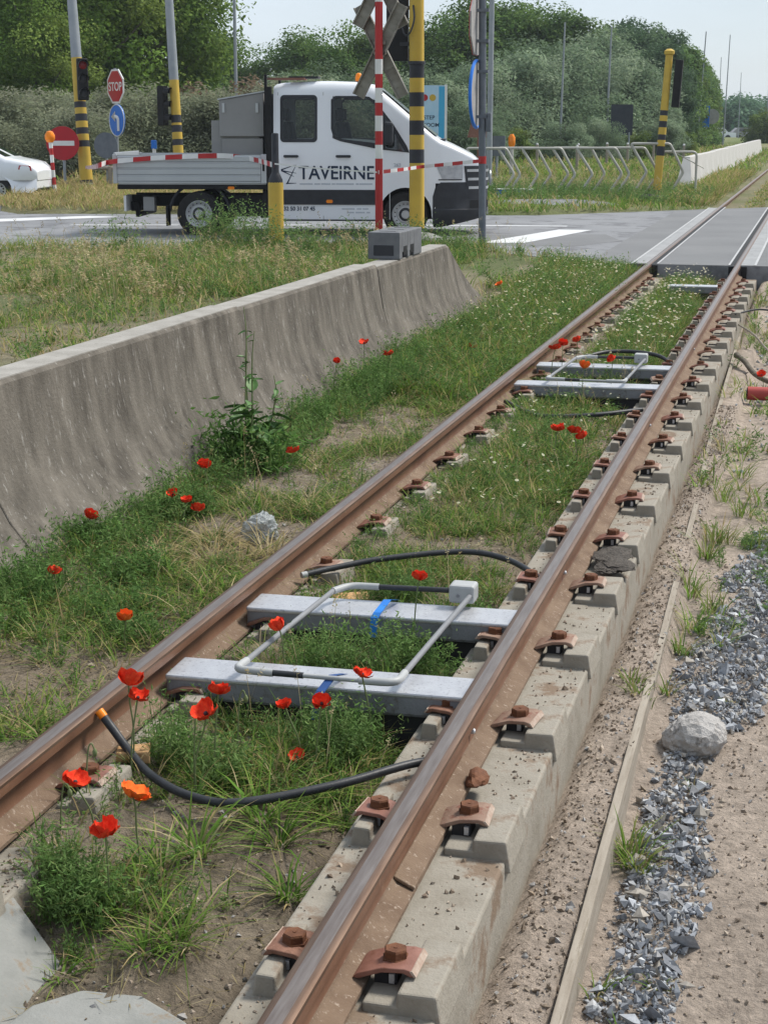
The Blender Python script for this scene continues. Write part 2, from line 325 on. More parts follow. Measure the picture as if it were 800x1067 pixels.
# newer asphalt across the track, steel-edged rail slots
sheet('asphalt_patch', [(-2.75, 20.46), (2.4, 20.46), (2.4, 36.6), (-.9, 35.6), (-2.0, 34.5), (-2.75, 33.7)], -.0095, K['asphalt_new'], road)
for X, s in ((LX, 1), (RX, -1)):       # s: towards the middle of the track
    x = X + s * .062
    sheet('flange_slot', [(X + s * .034, 20.5), (x + s * .03, 20.5), (x + s * .03, 35.4), (X + s * .034, 35.4)], -.0065, K['chassis'], road)
    sheet('steel_edge', [(x + s * .03, 20.5), (x + s * .055, 20.5), (x + s * .055, 35.4), (x + s * .03, 35.4)], -.0045, K['edge_steel'], road)
    sheet('rail_bedding', [(X - s * .034, 20.5), (X - s * .19, 20.5), (X - s * .19, 35.0), (X - s * .034, 35.0)], -.006, K['bedding'], road)
    sheet('steel_edge', [(X - s * .19, 20.5), (X - s * .22, 20.5), (X - s * .22, 35.0), (X - s * .19, 35.0)], -.0035, K['edge_steel'], road)
    for q in (-1, 1):                    # dark gaps beside the rail where it runs into the slab
        B().box(X + q * .075 - .035, X + q * .075 + .035, 20.43, 20.6, -.16, -.022).obj('rail_gap', K['chassis'], road)
for pts in ([(-15.6, 26.2), (-14.6, 26.0), (-12.6, 28.7), (-13.3, 28.9)], [(-12.4, 26.05), (-10.6, 26.5), (-10.6, 26.68), (-12.4, 26.23)],
            [(-4.75, 23.6), (-4.1, 23.75), (-3.55, 27.0), (-4.1, 27.0)], [(-7.4, 27.35), (-4.1, 27.85), (-4.1, 28.05), (-7.4, 27.55)],
            [(-10.2, 26.6), (-8.4, 27.05), (-8.4, 27.23), (-10.2, 26.78)], [(-24, 23.4), (-17, 25.0), (-17, 25.2), (-24, 23.6)]):
    sheet('road_marking', pts, -.009, K['marking'], road)
sheet('asphalt_patch', [(-6.6, 23.3), (-3.3, 23.2), (-2.8, 24.6), (-3.2, 26), (-5.9, 25.2)], -.0118, K['asphalt_new'], road)

# ------------------------------------------------------------------ track: rails, toothed concrete beams, clips
RP = [(.0625, -.149), (.0625, -.139), (.022, -.122), (.0105, -.108), (.0085, -.09), (.0085, -.06), (.0125, -.048), (.030, -.041), (.0345, -.035), (.0345, -.012), (.0325, -.005), (.026, -.0012), (.0165, -.0003), (.008, 0)]
prof = RP + [(-a, b) for a, b in RP[::-1]]
def make_rail(name, X, label):
    b = B(); ys = [1.0, 3.18, 3.19, 20, 60, 150]; n = len(prof)
    for i in range(len(ys) - 1):
        vs = [(X + p[0], ys[i], p[1]) for p in prof] + [(X + p[0], ys[i + 1], p[1]) for p in prof]; fs = []; o = len(b.v); b.v += vs
        for j in range(n):
            k = (j + 1) % n; b.f.append((o + j + n, o + k + n, o + k, o + j)[::-1])
            mid = (prof[j][1] + prof[k][1]) / 2; xm = abs(prof[j][0] + prof[k][0]) / 2
            b.m.append(1 if xm < .017 and mid > -.003 else (3 if mid > -.009 else (2 if mid < -.112 else 0)))
    o = b.obj(name, [K['rust'], K['steel'], K['foot'], K['steel_worn']], None, 35); tag(o, label, 'rail')
    return o
rail_l = make_rail('rail', LX, 'left brown rail with a shiny top, beside the concrete barrier')
rail_r = make_rail('rail', RX, 'right brown rail with a shiny top, nearest the gravel and sand')
# small studs on the web of the right rail, foot plate seam, rusty lump
for y in (4.42, 6.22, 9.6, 13.1):
    B().lathe([(.009, 0), (.009, .012), (.005, .016)], 8, axis='x', c=(RX + .009, y, -.075)).obj('web_stud', K['zinc'], rail_r)
b = B(); b.prism([(RX + .0635, -.137), (RX + .0135, -.1125), (RX + .0135, -.103), (RX + .0655, -.128)][::-1], 'y', 3.50, 4.30); b.obj('foot_seam_plate', K['foot'], rail_r, bevel=.003)
# the crusty rust lump and the trodden muck
def lump(name, c, s, m, parent=None, seed=0, sub=3, amp=.35):
    bm = bmesh.new(); bmesh.ops.create_icosphere(bm, subdivisions=sub, radius=1); r = np.random.default_rng(seed)
    ph = r.random((6, 3)) * 6.28; fr = r.normal(size=(6, 3)) * 2.2
    for v in bm.verts:
        p = np.array(v.co); d = sum(math.sin(fr[i] @ p + ph[i][0]) / (1 + .35 * i) for i in range(6)) / 3
        v.co *= 1 + amp * d + r.normal() * amp * .09
    for v in bm.verts: v.co = Vector((v.co.x * s[0], v.co.y * s[1], v.co.z * s[2]))
    me = bpy.data.meshes.new(name); bm.to_mesh(me); bm.free(); me.materials.append(m); return link(name, me, parent, loc=c)
tag(lump('rust_lump', (RX + .075, 4.17, -.115), (.028, .045, .02), K['bolt'], None, 3, 3, .6), 'crumbly dark brown rust lump on the foot of the right rail', 'rust lump')
K['muck'] = mat('muck', (.055, .048, .042), (.12, .105, .09), 25, .95, 1, 60, bdist=.02)
tag(lump('muck_patch', (RX + .15, 6.62, -.125), (.075, .13, .014), K['muck'], None, 8, 4, 1.0), 'flat grey black muck patch trodden over the right beam', 'muck')

SP, Y0 = .777, 3.11
def block_poly(s, wide):
    """cross-section of a shoulder block, s = side of the rail, wide = outer width from rail centre"""
    pts = [(.074, -.20), (.074, -.146), (.148 if wide > .2 else .118, -.146), (.150 if wide > .2 else .12, -.116), (wide - .008, -.114), (wide + .006, -.20)]
    return [(s * a, z) for a, z in pts]
def mk_mesh(fn, name, mats, smooth=None):
    b = B(); fn(b); me = b.mesh(name, mats)
    if smooth: me.shade_smooth(); me.set_sharp_from_angle(angle=R(smooth))
    return me
def prism_ccw(b, poly, axis, a, c, m=0): b.prism(poly if area2(poly) > 0 else poly[::-1], axis, a, c, m)
block_me = {(s, w): mk_mesh(lambda b: prism_ccw(b, block_poly(s, w), 'y', -.115, .135), 'shoulder_block', K['beam']) for s, w in ((1, .243), (-1, .172), (1, .195))}
def plate(b, s):
    p = [(.036, -.128), (.046, -.118), (.10, -.0975), (.150, -.094), (.168, -.098), (.176, -.110), (.164, -.112), (.148, -.105), (.10, -.109), (.05, -.129)]
    prism_ccw(b, [(s * a, z) for a, z in p], 'y', -.056, .056)
CLIPM = [K['clip'], mat('clip_brown', (.15, .07, .045), (.24, .125, .085), 22, .7, .5, 120, c3=(.10, .045, .025), sc3=30, t3=.58, bdist=.004), mat('clip_dusty', (.21, .13, .095), (.29, .20, .15), 14, .8, .3, 140, c3=(.19, .085, .06), sc3=25, t3=.56)]
plate_me = {(s, k): mk_mesh(lambda b: plate(b, s), 'rail_clip', CLIPM[k], 40) for s in (1, -1) for k in range(3)}
def edge(b, s): prism_ccw(b, [(s * .1675, -.0965), (s * .177, -.1095), (s * .172, -.1115), (s * .162, -.0985)], 'y', -.0565, .0565)
edge_me = {s: mk_mesh(lambda b: edge(b, s), 'worn_edge', K['clip_edge']) for s in (1, -1)}
def bolt(b):
    r0, r1 = .027, .0245
    for r, z0, z1 in ((.031, -.099, -.0945), (r0, -.0945, -.079)):
        vs = [(r * math.cos(i * math.pi / 3), r * math.sin(i * math.pi / 3), z) for z in (z0, z1) for i in range(6)]
        fs = [(i, (i + 1) % 6, (i + 1) % 6 + 6, i + 6) for i in range(6)] + [(6, 7, 8, 9, 10, 11)]; b.add(vs, fs)
    vs = [(r1 * math.cos(i * math.pi / 3), r1 * math.sin(i * math.pi / 3), -.075) for i in range(6)] + [(r0 * math.cos(i * math.pi / 3), r0 * math.sin(i * math.pi / 3), -.079) for i in range(6)]
    b.add(vs, [(i + 6, (i + 1) % 6 + 6, (i + 1) % 6, i) for i in range(6)] + [tuple(range(6))])
    b.lathe([(.004, -.0752), (.004, -.0735)], 8)
bolt_me = mk_mesh(bolt, 'bolt', K['bolt'])
spring_me = {s: mk_mesh(lambda b: (b.box(*sorted((s * .078, s * .128)), -.03, .035, -.147, -.112, 0), b.box(*sorted((s * .112, s * .124)), -.038, -.03, -.14, -.118, 1)), 'spring_pad', [K['black'], K['zinc']]) for s in (1, -1)}
def make_beam(label, X, inner, outer, sides):
    t = thing('concrete_track_beam', label, 'track beam', (X, 0, 0))
    b = B(); prism_ccw(b, [(inner, -.60), (outer, -.60), (outer - math.copysign(.012, outer), -.166), (inner - math.copysign(.012, inner), -.166)], 'y', 1.2, 20.4)
    b.obj('beam', K['beam'], t, bevel=.008)
    for k in range(-2, 22):
        y = Y0 + SP * k
        for s, w in sides:
            blk = link('shoulder_block', block_me[(s, w)], t, .006, (0, y, 0), (random.uniform(-.01, .01), 0, random.uniform(-.012, .012)))
            far = y > 12
            c = link('rail_clip', plate_me[(s, random.choice((0, 0, 1, 2, 1)))], t, 0 if far else .002, (random.uniform(-.006, .004) * s, y + random.uniform(-.012, .012), 0), (random.gauss(0, .03), 0, random.gauss(0, .07)))
            o = link('bolt', bolt_me, c, 0, (s * .118, 0, 0), (0, 0, random.uniform(0, 1)))
            if not far:
                link('worn_edge', edge_me[s], c); link('spring_pad', spring_me[s], t, 0, (0, y, 0))
    return t
make_beam('toothed concrete beam carrying the right rail, bolts in full view', RX, -.215, .246, ((1, .243), (-1, .172)))
make_beam('toothed concrete beam under the left rail, half buried in soil', LX, -.16, .200, ((1, .195),))
# transverse concrete sill and haunch at the near end
b = B(); b.add([(-1.795, 2.2, -.17), (-1.795, 3.30, -.17), (-1.60, 3.22, -.335), (-1.60, 2.2, -.335), (-1.795, 2.2, -.5), (-1.795, 3.30, -.5), (-1.60, 3.22, -.5), (-1.60, 2.2, -.5)],
           [(3, 2, 1, 0), (4, 5, 6, 7), (1, 2, 6, 5), (0, 1, 5, 4), (2, 3, 7, 6), (3, 0, 4, 7)])
tag(b.obj('concrete_haunch', K['slab'], bevel=.006), 'sloping concrete haunch beside the left rail in the bottom corner', 'concrete block')
b = B(); b.prism([(-1.68, 2.2), (-1.14, 2.2), (-1.14, 2.75), (-1.22, 2.98), (-1.36, 3.06), (-1.5, 3.05), (-1.58, 2.96), (-1.60, 2.86)], 'z', -.55, -.243)
tag(b.obj('concrete_pad', K['slab'], bevel=.008), 'flat grey concrete pad half covered in sand between the rails', 'concrete pad')
# ------------------------------------------------------------------ concrete barrier along the left verge
def barrier_poly(cx):
    h = [(.085, .585), (.100, .567), (.118, .42), (.145, .26), (.185, .13), (.245, .02), (.32, -.07), (.39, -.14), (.41, -.18), (.41, -.42)]
    return [(cx - a, z) for a, z in h[::-1]] + [(cx + a, z) for a, z in h]
def make_barrier(y0, y1, label, dz=0., dx=0., ramp=0.):
    t = thing('concrete_barrier', label, 'barrier', (-3.395 + dx, y0, dz), 0, 'concrete barrier units along the track')
    poly = barrier_poly(0)[::-1]; n = len(poly); ys = [0.006, y1 - y0 - .006]; b = B()
    prism_ccw(b, poly, 'y', *ys)
    if ramp: b.v = [(x, y + (ramp * (.57 - z) / .6 if y > 1 else 0), z) for x, y, z in b.v]
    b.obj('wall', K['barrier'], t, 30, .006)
    c = B(); c.box(-.082, .082, .02, y1 - y0 - .02, .583, .5895); c.obj('pale_top', K['barrier_top'], t)  # thin strip of paler concrete along the top
    return t
make_barrier(2.6, 5.95, 'concrete barrier unit cut off by the left edge of the picture', .03)
make_barrier(5.95, 9.2, 'stained concrete barrier unit with the tall green weed at its foot', .018, .004)
make_barrier(9.2, 12.4, 'stained concrete barrier unit behind the three poppies, before the end unit', .008, -.003)
make_barrier(12.4, 14.95, 'end unit of the concrete barrier, carrying the grey plastic block', -.012, .003, 1.0)
# recycled plastic foot block lying on the end unit
t = thing('plastic_foot_block', 'dark grey plastic foot block with slots lying on the barrier end', 'foot block', (-3.43, 13.1, .58))
b = B(); b.box(-.135, .135, 0, .10, 0, .22); b.box(-.135, .135, .10, .28, .05, .22); b.box(-.135, .135, .28, .36, 0, .22); b.box(-.135, .135, .36, .5, .05, .22); b.box(-.135, .135, .5, .78, 0, .22)
b.obj('body', K['greybox'], t, bevel=.008)
B().box(-.085, .085, -.003, .004, .03, .115).obj('end_recess', K['blackp'], t, bevel=.002)
for y in (.19, .43): B().box(.128, .1375, y - .06, y + .06, .03, .10).obj('side_slot', K['chassis'], t)
for y in (.12, .4, .62): B().box(-.07, .07, y, y + .1, .2205, .224).obj('top_socket', K['greybox'], t)

# pale wall beyond the crossing
t = thing('low_concrete_wall', 'long pale concrete wall beside the track beyond the crossing', 'wall', (-3.55, 46.2, 0))
for k in range(20):
    b = B(); prism_ccw(b, [(-.28, -.3), (.28, -.3), (.09, .82), (-.09, .82)], 'y', .01, 2.99); b.obj('wall_unit', K['wall2'], t, loc=(-.012 * k, 3 * k, random.uniform(-.01, .01)), bevel=.02)
b = B(); b.add([(-.28, -.9, -.3), (.28, -.9, -.3), (.28, 0, -.3), (-.28, 0, -.3), (-.09, 0, .80), (.09, 0, .80)], [(0, 1, 5, 4), (1, 2, 5), (3, 0, 4), (2, 3, 4, 5)]); b.obj('ramp_end', K['wall2'], t)

# ------------------------------------------------------------------ galvanised cover boxes between the rails
def cover_box(y, label, x0=-1.94, x1=-.945, w=.18, zt=-.062, skew=.03):
    t = thing('metal_cover_box', label, 'cover box', ((x0 + x1) / 2, y, zt), skew, 'metal cover boxes between the rails')
    h = (x1 - x0) / 2
    B().box(-h, h, -w / 2, w / 2, -.082, -.004).obj('body', K['zinc_shaded'], t, bevel=.012)
    b = B(); b.box(-h - .001, h + .001, -w / 2 - .003, w / 2 + .003, -.018, 0); b.obj('lid', K['zinc'], t, bevel=.006)
    B().box(-h + .05, h - .05, -w / 2 + .02, w / 2 - .02, -.2, -.075).obj('base', K['black'], t)
    return t
cover_box(4.74, 'nearest grey metal box lying across the track, poppies in front')
cover_box(5.52, 'grey metal box across the track with the white junction box on it')
cover_box(11.0, 'grey metal box of the far pair, nearer side')
cover_box(11.92, 'grey metal box of the far pair, farther side')
cover_box(18.35, 'lone small grey metal box just before the road slab', -1.55, -1.02)

def arc_path(pts, r=.05, n=5):
    """polyline with rounded corners"""
    P = [Vector(p) for p in pts]; out = [P[0]]
    for i in range(1, len(P) - 1):
        a = (P[i - 1] - P[i]); c = (P[i + 1] - P[i]); k = min(r, a.length * .45, c.length * .45); a.normalize(); c.normalize()
        p0, p1 = P[i] + a * k, P[i] + c * k
        for j in range(n + 1):
            t = j / n; out.append(p0 * (1 - t) ** 2 + P[i] * 2 * t * (1 - t) + p1 * t * t)
    return out + [P[-1]]
def smooth_path(pts, n=6):
    P = [Vector(p) for p in pts]; P = [P[0] * 2 - P[1]] + P + [P[-1] * 2 - P[-2]]; out = []
    for i in range(1, len(P) - 2):
        for j in range(n):
            t = j / n; a, b_, c, d = P[i - 1], P[i], P[i + 1], P[i + 2]
            out.append(.5 * ((2 * b_) + (c - a) * t + (2 * a - 5 * b_ + 4 * c - d) * t * t + (3 * b_ - a - 3 * c + d) * t ** 3))
    return out + [P[-2]]
def conduit_loop(y0, y1, xl, xr, label, seed, zb=-.045):
    t = thing('conduit_loop', label, 'conduit loop', ((xl + xr) / 2, (y0 + y1) / 2, zb))
    h = (xr - xl) / 2; d = (y1 - y0) / 2; z = .022; r = .0100
    B().tube([(-h - .03, -d + .06, z), (-h + .02, d - .07, z + .01)], r, 10).obj('side_pipe', K['pvc'], t, 50)
    B().tube([(h + .03, -d + .07, z), (h + .06, d - .02, z + .01)], r, 10).obj('side_pipe', K['pvc'], t, 50)
    B().tube(arc_path([(-h + .02, d - .07, z + .01), (-h + .06, d + .02, z + .01), (-h + .17, d + .025, z + .01)], .06), r + .003, 10).obj('elbow', K['pvc_white'], t, 50)
    B().tube(arc_path([(-h - .03, -d + .06, z), (-h - .04, -d - .03, z), (-h + .09, -d - .035, z)], .06), r + .003, 10).obj('elbow', K['pvc_white'], t, 50)
    B().tube(arc_path([(h + .03, -d + .07, z), (h + .03, -d - .03, z), (h - .09, -d - .035, z)], .06), r + .003, 10).obj('elbow', K['pvc_white'], t, 50)
    B().tube([(-h + .17, d + .025, z + .01), (h - .02, d + .04, z + .012)], r, 10).obj('dark_sleeve', K['hose'], t, 50)
    B().tube([(-h + .09, -d - .035, z), (-h + .19, -d - .035, z)], r, 10).obj('dark_sleeve', K['hose'], t, 50)
    B().tube([(-h + .19, -d - .035, z), (h - .09, -d - .035, z)], r * .8, 8).obj('front_pipe', K['pvc_white'], t, 50)
    b = B(); b.box(h - .02, h + .075, d - .01, d + .075, 0, .068); j = b.obj('junction_box', K['pvc_white'], t, bevel=.01)
    for q in (.015, .065): B().lathe([(.006, -.004), (.006, .001)], 8, axis='y', c=(h + q, d - .011, .03)).obj('screw', K['pvc'], j)
    return t
conduit_loop(4.66, 5.6, -1.66, -1.2, 'grey and white plastic conduit loop laid over the two nearest metal boxes', 1)
conduit_loop(10.95, 11.98, -1.68, -1.22, 'pale conduit loop on the far pair of metal boxes', 2)
for (x, y, lab) in ((-1.43, 5.5, 'bright blue strap tied round the second metal box'), (-1.385, 4.65, 'dark blue strap hanging over the nearest metal box')):
    b = B(); rows = []
    for (dx, dy, z) in ((.012, .10, -.050), (.004, 0, -.022), (-.01, -.09, -.045), (-.016, -.108, -.06), (-.02, -.112, -.13)):
        rows.append([(x + dx - .014, y + dy, z), (x + dx + .014, y + dy, z + .001)])
    b.grid(rows, flip=True); b.grid([[(p[0], p[1], p[2] - .003) for p in r] for r in rows]); tag(b.obj('strap', K['navyblue'] if 'dark' in lab else K['blue']), lab, 'strap')
def hose(pts, r, label, capm=None):
    t = thing('black_hose', label, 'hose', pts[0]); P = [Vector(p) - Vector(pts[0]) for p in pts]; sp = smooth_path(P, 8)
    B().tube(sp, r, 12).obj('tube', K['hose'], t, 60)
    if capm: B().tube([sp[0] - (sp[1] - sp[0]).normalized() * .018, sp[0] + (sp[1] - sp[0]).normalized() * .006], r * 1.06, 12).obj('end_cap', K[capm], t, 40)
    return t
hose([(-1.925, 4.13, -.02), (-1.89, 4.12, -.055), (-1.82, 4.08, -.105), (-1.72, 4.0, -.135), (-1.58, 3.92, -.145), (-1.43, 3.91, -.145), (-1.2, 4.06, -.13), (-1.03, 4.25, -.125), (-.93, 4.38, -.15)], .0125, 'black hose curving across the track in the foreground', 'orange')
hose([(-1.90, 6.02, -.10), (-1.8, 6.12, -.09), (-1.63, 6.25, -.075), (-1.34, 6.4, -.065), (-1.15, 6.38, -.08), (-1.0, 6.24, -.105), (-.94, 6.18, -.14)], .0125, 'black hose with a white tip behind the second metal box', 'pvc_white')
hose([(-1.92, 10.5, -.12), (-1.75, 10.28, -.14), (-1.59, 10.17, -.15), (-1.29, 10.25, -.14), (-1.02, 10.46, -.13)], .015, 'black hose crossing the track before the far pair of boxes')
hose([(-1.66, 12.3, -.06), (-1.5, 12.5, -.04), (-1.31, 12.56, -.04), (-1.1, 12.5, -.06), (-.96, 12.35, -.13)], .015, 'black hose arching behind the far pair of boxes')
# rusty orange timber wedge pieces by the second hose
for (x, y, s, rz, lab) in ((-1.72, 6.02, (.09, .05, .025), .5, 'rust stained timber scrap beside the left rail behind the second box'), (-1.11, 6.1, (.07, .06, .03), .2, 'rust stained timber scrap against the right rail behind the junction box'), (-1.83, 4.12, (.05, .04, .03), .4, 'orange stained scrap under the end of the foreground hose')):
    b = B(); b.add([(-s[0], -s[1], 0), (s[0], -s[1], 0), (s[0] * .9, s[1], 0), (-s[0], s[1] * .8, 0), (-s[0], -s[1], s[2]), (s[0] * .8, -s[1], s[2] * 1.3), (s[0], s[1], s[2]), (-s[0] * .9, s[1] * .8, s[2] * .6)],
                   [(3, 2, 1, 0), (4, 5, 6, 7), (0, 1, 5, 4), (1, 2, 6, 5), (2, 3, 7, 6), (3, 0, 4, 7)])
    o = b.obj('timber_scrap', K['scrap'] if 'scrap' in K else K.setdefault('scrap', mat('rusty_timber', (.40, .21, .08), (.50, .33, .18), 20, .9, .5, 60)), bevel=.004, loc=(x, y, gzf(x, y) + .02), rot=(.1, .1, rz)); tag(o, lab, 'timber')
# inner-side sandy fines resting on the beam bays come with the vegetation pass

# ------------------------------------------------------------------ right side: plank kerb, stone, pipe, branch
t = thing('plank_kerb', 'weathered plank edging holding back sand along the right track beam', 'plank edging', (0, 0, 0))
px = [(a + .014, c) for a, c in [(-.462, 2.2), (-.466, 4.45), (-.497, 5.75), (-.50, 5.76), (-.52, 7.5), (-.545, 8.8), (-.555, 8.82), (-.59, 10.6), (-.60, 10.62), (-.66, 15.5), (-.69, 18)]]
for (xa, ya), (xb, yb) in ((px[0], px[2]), (px[3], px[5]), (px[6], px[7]), (px[8], px[10])):
    b = B(); w = .013
    b.add([(xa - w, ya, -.56), (xa + w, ya, -.56), (xb + w, yb, -.56), (xb - w, yb, -.56), (xa - w - .006, ya, -.329), (xa + w - .006, ya, -.334), (xb + w - .012, yb, -.326), (xb - w - .012, yb, -.321)],
          [(3, 2, 1, 0), (4, 5, 6, 7), (0, 1, 5, 4), (1, 2, 6, 5), (2, 3, 7, 6), (3, 0, 4, 7)]); b.obj('plank', K['wood'], t, bevel=.003)
tag(lump('stone', (-.305, 5.36, -.385), (.095, .115, .075), K['stone'], None, 12, 4, .32), 'large pale rough stone at the edge of the blue gravel', 'stone')
t = thing('red_pipe', 'short dusty red pipe end poking in at the right edge', 'pipe', (-.44, 12.65, -.40))
B().tube([(0, 0, .06), (.9, .06, .05)], .052, 16).obj('pipe', K['pipe'], t, 50)
B().lathe([(.044, -.002), (.044, .004)], 16, axis='x', c=(-.004, 0, .06)).obj('bore', K['chassis'], t)
b = B(); b.tube(smooth_path([(-.60, 14.2, -.26), (-.52, 13.9, -.27), (-.42, 13.6, -.33), (-.25, 13.3, -.36), (.1, 12.9, -.38)], 5), [.03] + [.022] * 18 + [.016] * 2, 8)
tag(b.obj('cut_branch', K['bark'], smooth=50), 'dark cut branch end leaning over the plank edging', 'branch')
for k, (pts, lab) in enumerate((([(-.72, 16.2, -.13), (-.5, 16.4, -.1), (-.2, 16.3, -.12), (.4, 16.2, -.14)], 'thin dark cable running off the right beam, upper one'), ([(-.70, 15.7, -.15), (-.5, 15.2, -.2), (-.3, 14.6, -.3), (.1, 13.8, -.36)], 'thin pale cable drooping from the right beam to the gravel'))):
    tag(B().tube(smooth_path(pts, 6), .009, 6).obj('cable', K['hose'] if k == 0 else K['wood'], smooth=50), lab, 'cable')
# crumpled clear plastic bag on the left verge
o = lump('plastic_bag', (-2.32, 6.7, -.12), (.062, .07, .06), K['bag'], None, 33, 4, .8); tag(o, 'crumpled clear plastic bag lying on the left verge beside the rail', 'plastic bag')
# ------------------------------------------------------------------ lettering
def text_obj(name, s, size, m, parent, loc, rot, bold=0., squeeze=1.0, align='LEFT', depth=.001):
    c = bpy.data.curves.new(name, 'FONT'); c.body = s; c.size = size; c.offset = bold; c.align_x = align; c.extrude = depth
    o = bpy.data.objects.new(name, c); COL.objects.link(o); dg = bpy.context.evaluated_depsgraph_get(); dg.update()
    me = bpy.data.meshes.new_from_object(o.evaluated_get(dg)); bpy.data.objects.remove(o); bpy.data.curves.remove(c)
    me.materials.clear(); me.materials.append(m); r = link(name, me, parent, 0, loc, rot); r.scale = (squeeze, 1, 1); return r

# ------------------------------------------------------------------ wheels
def wheel(parent, x, y, z, r, w, side, style='steel'):
    """side: -1 hub faces local -y, +1 faces +y"""
    t = B(); t.lathe([(r * .60, -w / 2), (r * .66, -w / 2 - .005), (r * .93, -w / 2), (r, -w * .36), (r, w * .36), (r * .93, w / 2), (r * .66, w / 2 + .005), (r * .60, w / 2)], 36, axis='y', cap=False)
    o = t.obj('wheel', K['tyre'], parent, 35, loc=(x, y, z))
    f = side * w / 2
    k = B(); k.lathe([(r * .62, f * .2), (r * .63, f * .98), (r * .58, f * 1.0), (r * .54, f * .80), (r * .40, f * .62), (r * .36, f * .72), (r * .20, f * .72), (r * .17, f * 1.05), (r * .001, f * 1.05)], 36, axis='y', cap=False)
    k.obj('rim', K['rim'], o, 35)
    h = B(); n = 16 if style == 'steel' else 10
    for i in range(n):
        a = 2 * math.pi * (i + .5) / n; c = Vector((math.cos(a), 0, math.sin(a))); q = r * (.47 if style == 'steel' else .38); e = r * (.028 if style == 'steel' else .07)
        h.lathe([(e, f * .66), (e, f * .80)], 8, axis='y', c=(c.x * q, 0, c.z * q))
    tag(h.obj('rim_hole', K['chassis'], o), kind='stuff')
    B().lathe([(r * .30, f * .73), (r * .27, f * .80), (r * .02, f * .80)], 20, axis='y').obj('hub', K['vanblack'] if style == 'steel' else K['rim'], o, 35)
    return o

# ------------------------------------------------------------------ white double-cab dropside van (local: x forward, y away from the camera side)
VW = 1.94
van = thing('dropside_van', 'white double cab van with a grey dropside bed, TAVEIRNE lettering', 'van', (-7.72, 24.50, -.012), R(11.5))
def ztop(x): return float(np.interp(x, [-.43, -.38, .3, .9, 1.12, 1.3, 2.0, 2.12, 2.35, 2.62, 2.76, 2.84], [2.26, 2.30, 2.335, 2.315, 2.27, 2.13, 1.54, 1.455, 1.36, 1.22, 1.10, .96]))
def plan(x): return 0 if x < 1.9 else .40 * ((x - 1.9) / .94) ** 2.4
def sidey(x, z): return max(0., z - 1.28) * .115 + plan(x)
xs = [-.43, -.40, -.29, .21, .48, .8, 1.05, 1.12, 1.2, 1.35, 1.6, 1.85, 2.02, 2.12, 2.3, 2.48, 2.62, 2.72, 2.79, 2.84]
rows = []
for x in xs:
    zt = ztop(x); zb = .80; row = []
    tops = [(0, 0), (0, .22), (0, .44), (0, .85), (0, .90), (.028, .955), (.085, .99), (.22, 1.0)]
    half = []
    for dy, fr in tops:
        z = zb + (zt - zb) * fr; half.append((x, sidey(x, z) + dy, z))
    half.append((x, VW / 2, zt + .012))
    rows.append(half + [(x, VW - p[1], p[2]) for p in half[-2::-1]])
b = B(); b.grid(rows, flip=True)
ncol = len(rows[0]) - 1
hole = {(i, j) for i in range(len(xs) - 1) for j in (2, ncol - 3) if (-.30 < xs[i] and xs[i + 1] < .22) or (.47 < xs[i] and xs[i + 1] < 1.21)}
keep = [k for k in range(len(b.f)) if (k // ncol, k % ncol) not in hole]; b.f = [b.f[k] for k in keep]; b.m = [0] * len(b.f)
for e, fl in ((rows[0], 1), (rows[-1], 0)): b.add(e, [tuple(range(len(e)))[::-1] if fl else tuple(range(len(e)))])
ax, az, ar = 1.60, .33, .405
low = [(-.43, .80), (-.43, .235), (ax - ar, .235)] + [(ax + ar * math.cos(a), az + ar * math.sin(a)) for a in np.linspace(math.pi + .05, -.05, 19)] + [(ax + ar + .02, .235), (2.06, .30), (2.06, .80)]
for y0, y1 in ((0, .03), (VW - .03, VW)): prism_ccw(b, low, 'y', y0, y1)
body = b.obj('cab_body', K['vanwhite'], van, 40)
B().box(-.40, 2.5, .36, VW - .36, .24, 1.2).box(-.40, 1.05, .05, VW - .05, .30, .78).obj('cab_floor', K['chassis'], van)
def side_patch(name, poly, m, off=.004, parent=None, thick=.003, y_side=0):
    b = B(); n = len(poly); P = poly if area2(poly) < 0 else poly[::-1]
    o = [(x, sidey(x, z) - off, z) for x, z in P]; i = [(x, sidey(x, z) - off + thick + .004, z) for x, z in P]
    b.add(o + i, [tuple(range(n))[::-1]] + [(k, (k + 1) % n, (k + 1) % n + n, k + n) for k in range(n)]); return b.obj(name, m, parent or van)
def rrect(x0, x1, z0, z1, r, n=4):
    P = []
    for cx, cz, a0 in ((x1 - r, z1 - r, 0), (x0 + r, z1 - r, 90), (x0 + r, z0 + r, 180), (x1 - r, z0 + r, 270)):
        P += [(cx + r * math.cos(R(a0 + 90 * k / n)), cz + r * math.sin(R(a0 + 90 * k / n))) for k in range(n + 1)]
    return P
def mir(name, poly, m, off, y_mirror=True):
    o = side_patch(name, poly, m, off); 
    if y_mirror: q = side_patch(name, poly, m, off); q.scale = (1, -1, 1); q.location = (0, VW, 0)
    return o
def ring_patch(name, outer, inner, m, off=.005):
    for s_ in (1, -1):
        b = B(); n = len(outer)
        for P, Q in ((outer, inner),):
            vs = [(x, sidey(x, z) - off, z) for x, z in P] + [(x, sidey(x, z) - off, z) for x, z in Q] + [(x, sidey(x, z) + .03, z) for x, z in Q]
            b.add(vs, [(k, (k + 1) % n, (k + 1) % n + n, k + n) for k in range(n)] + [(k + n, (k + 1) % n + n, (k + 1) % n + 2 * n, k + 2 * n) for k in range(n)])
        o = b.obj(name, m, van)
        if s_ < 0: o.scale = (1, -1, 1); o.location = (0, VW, 0)
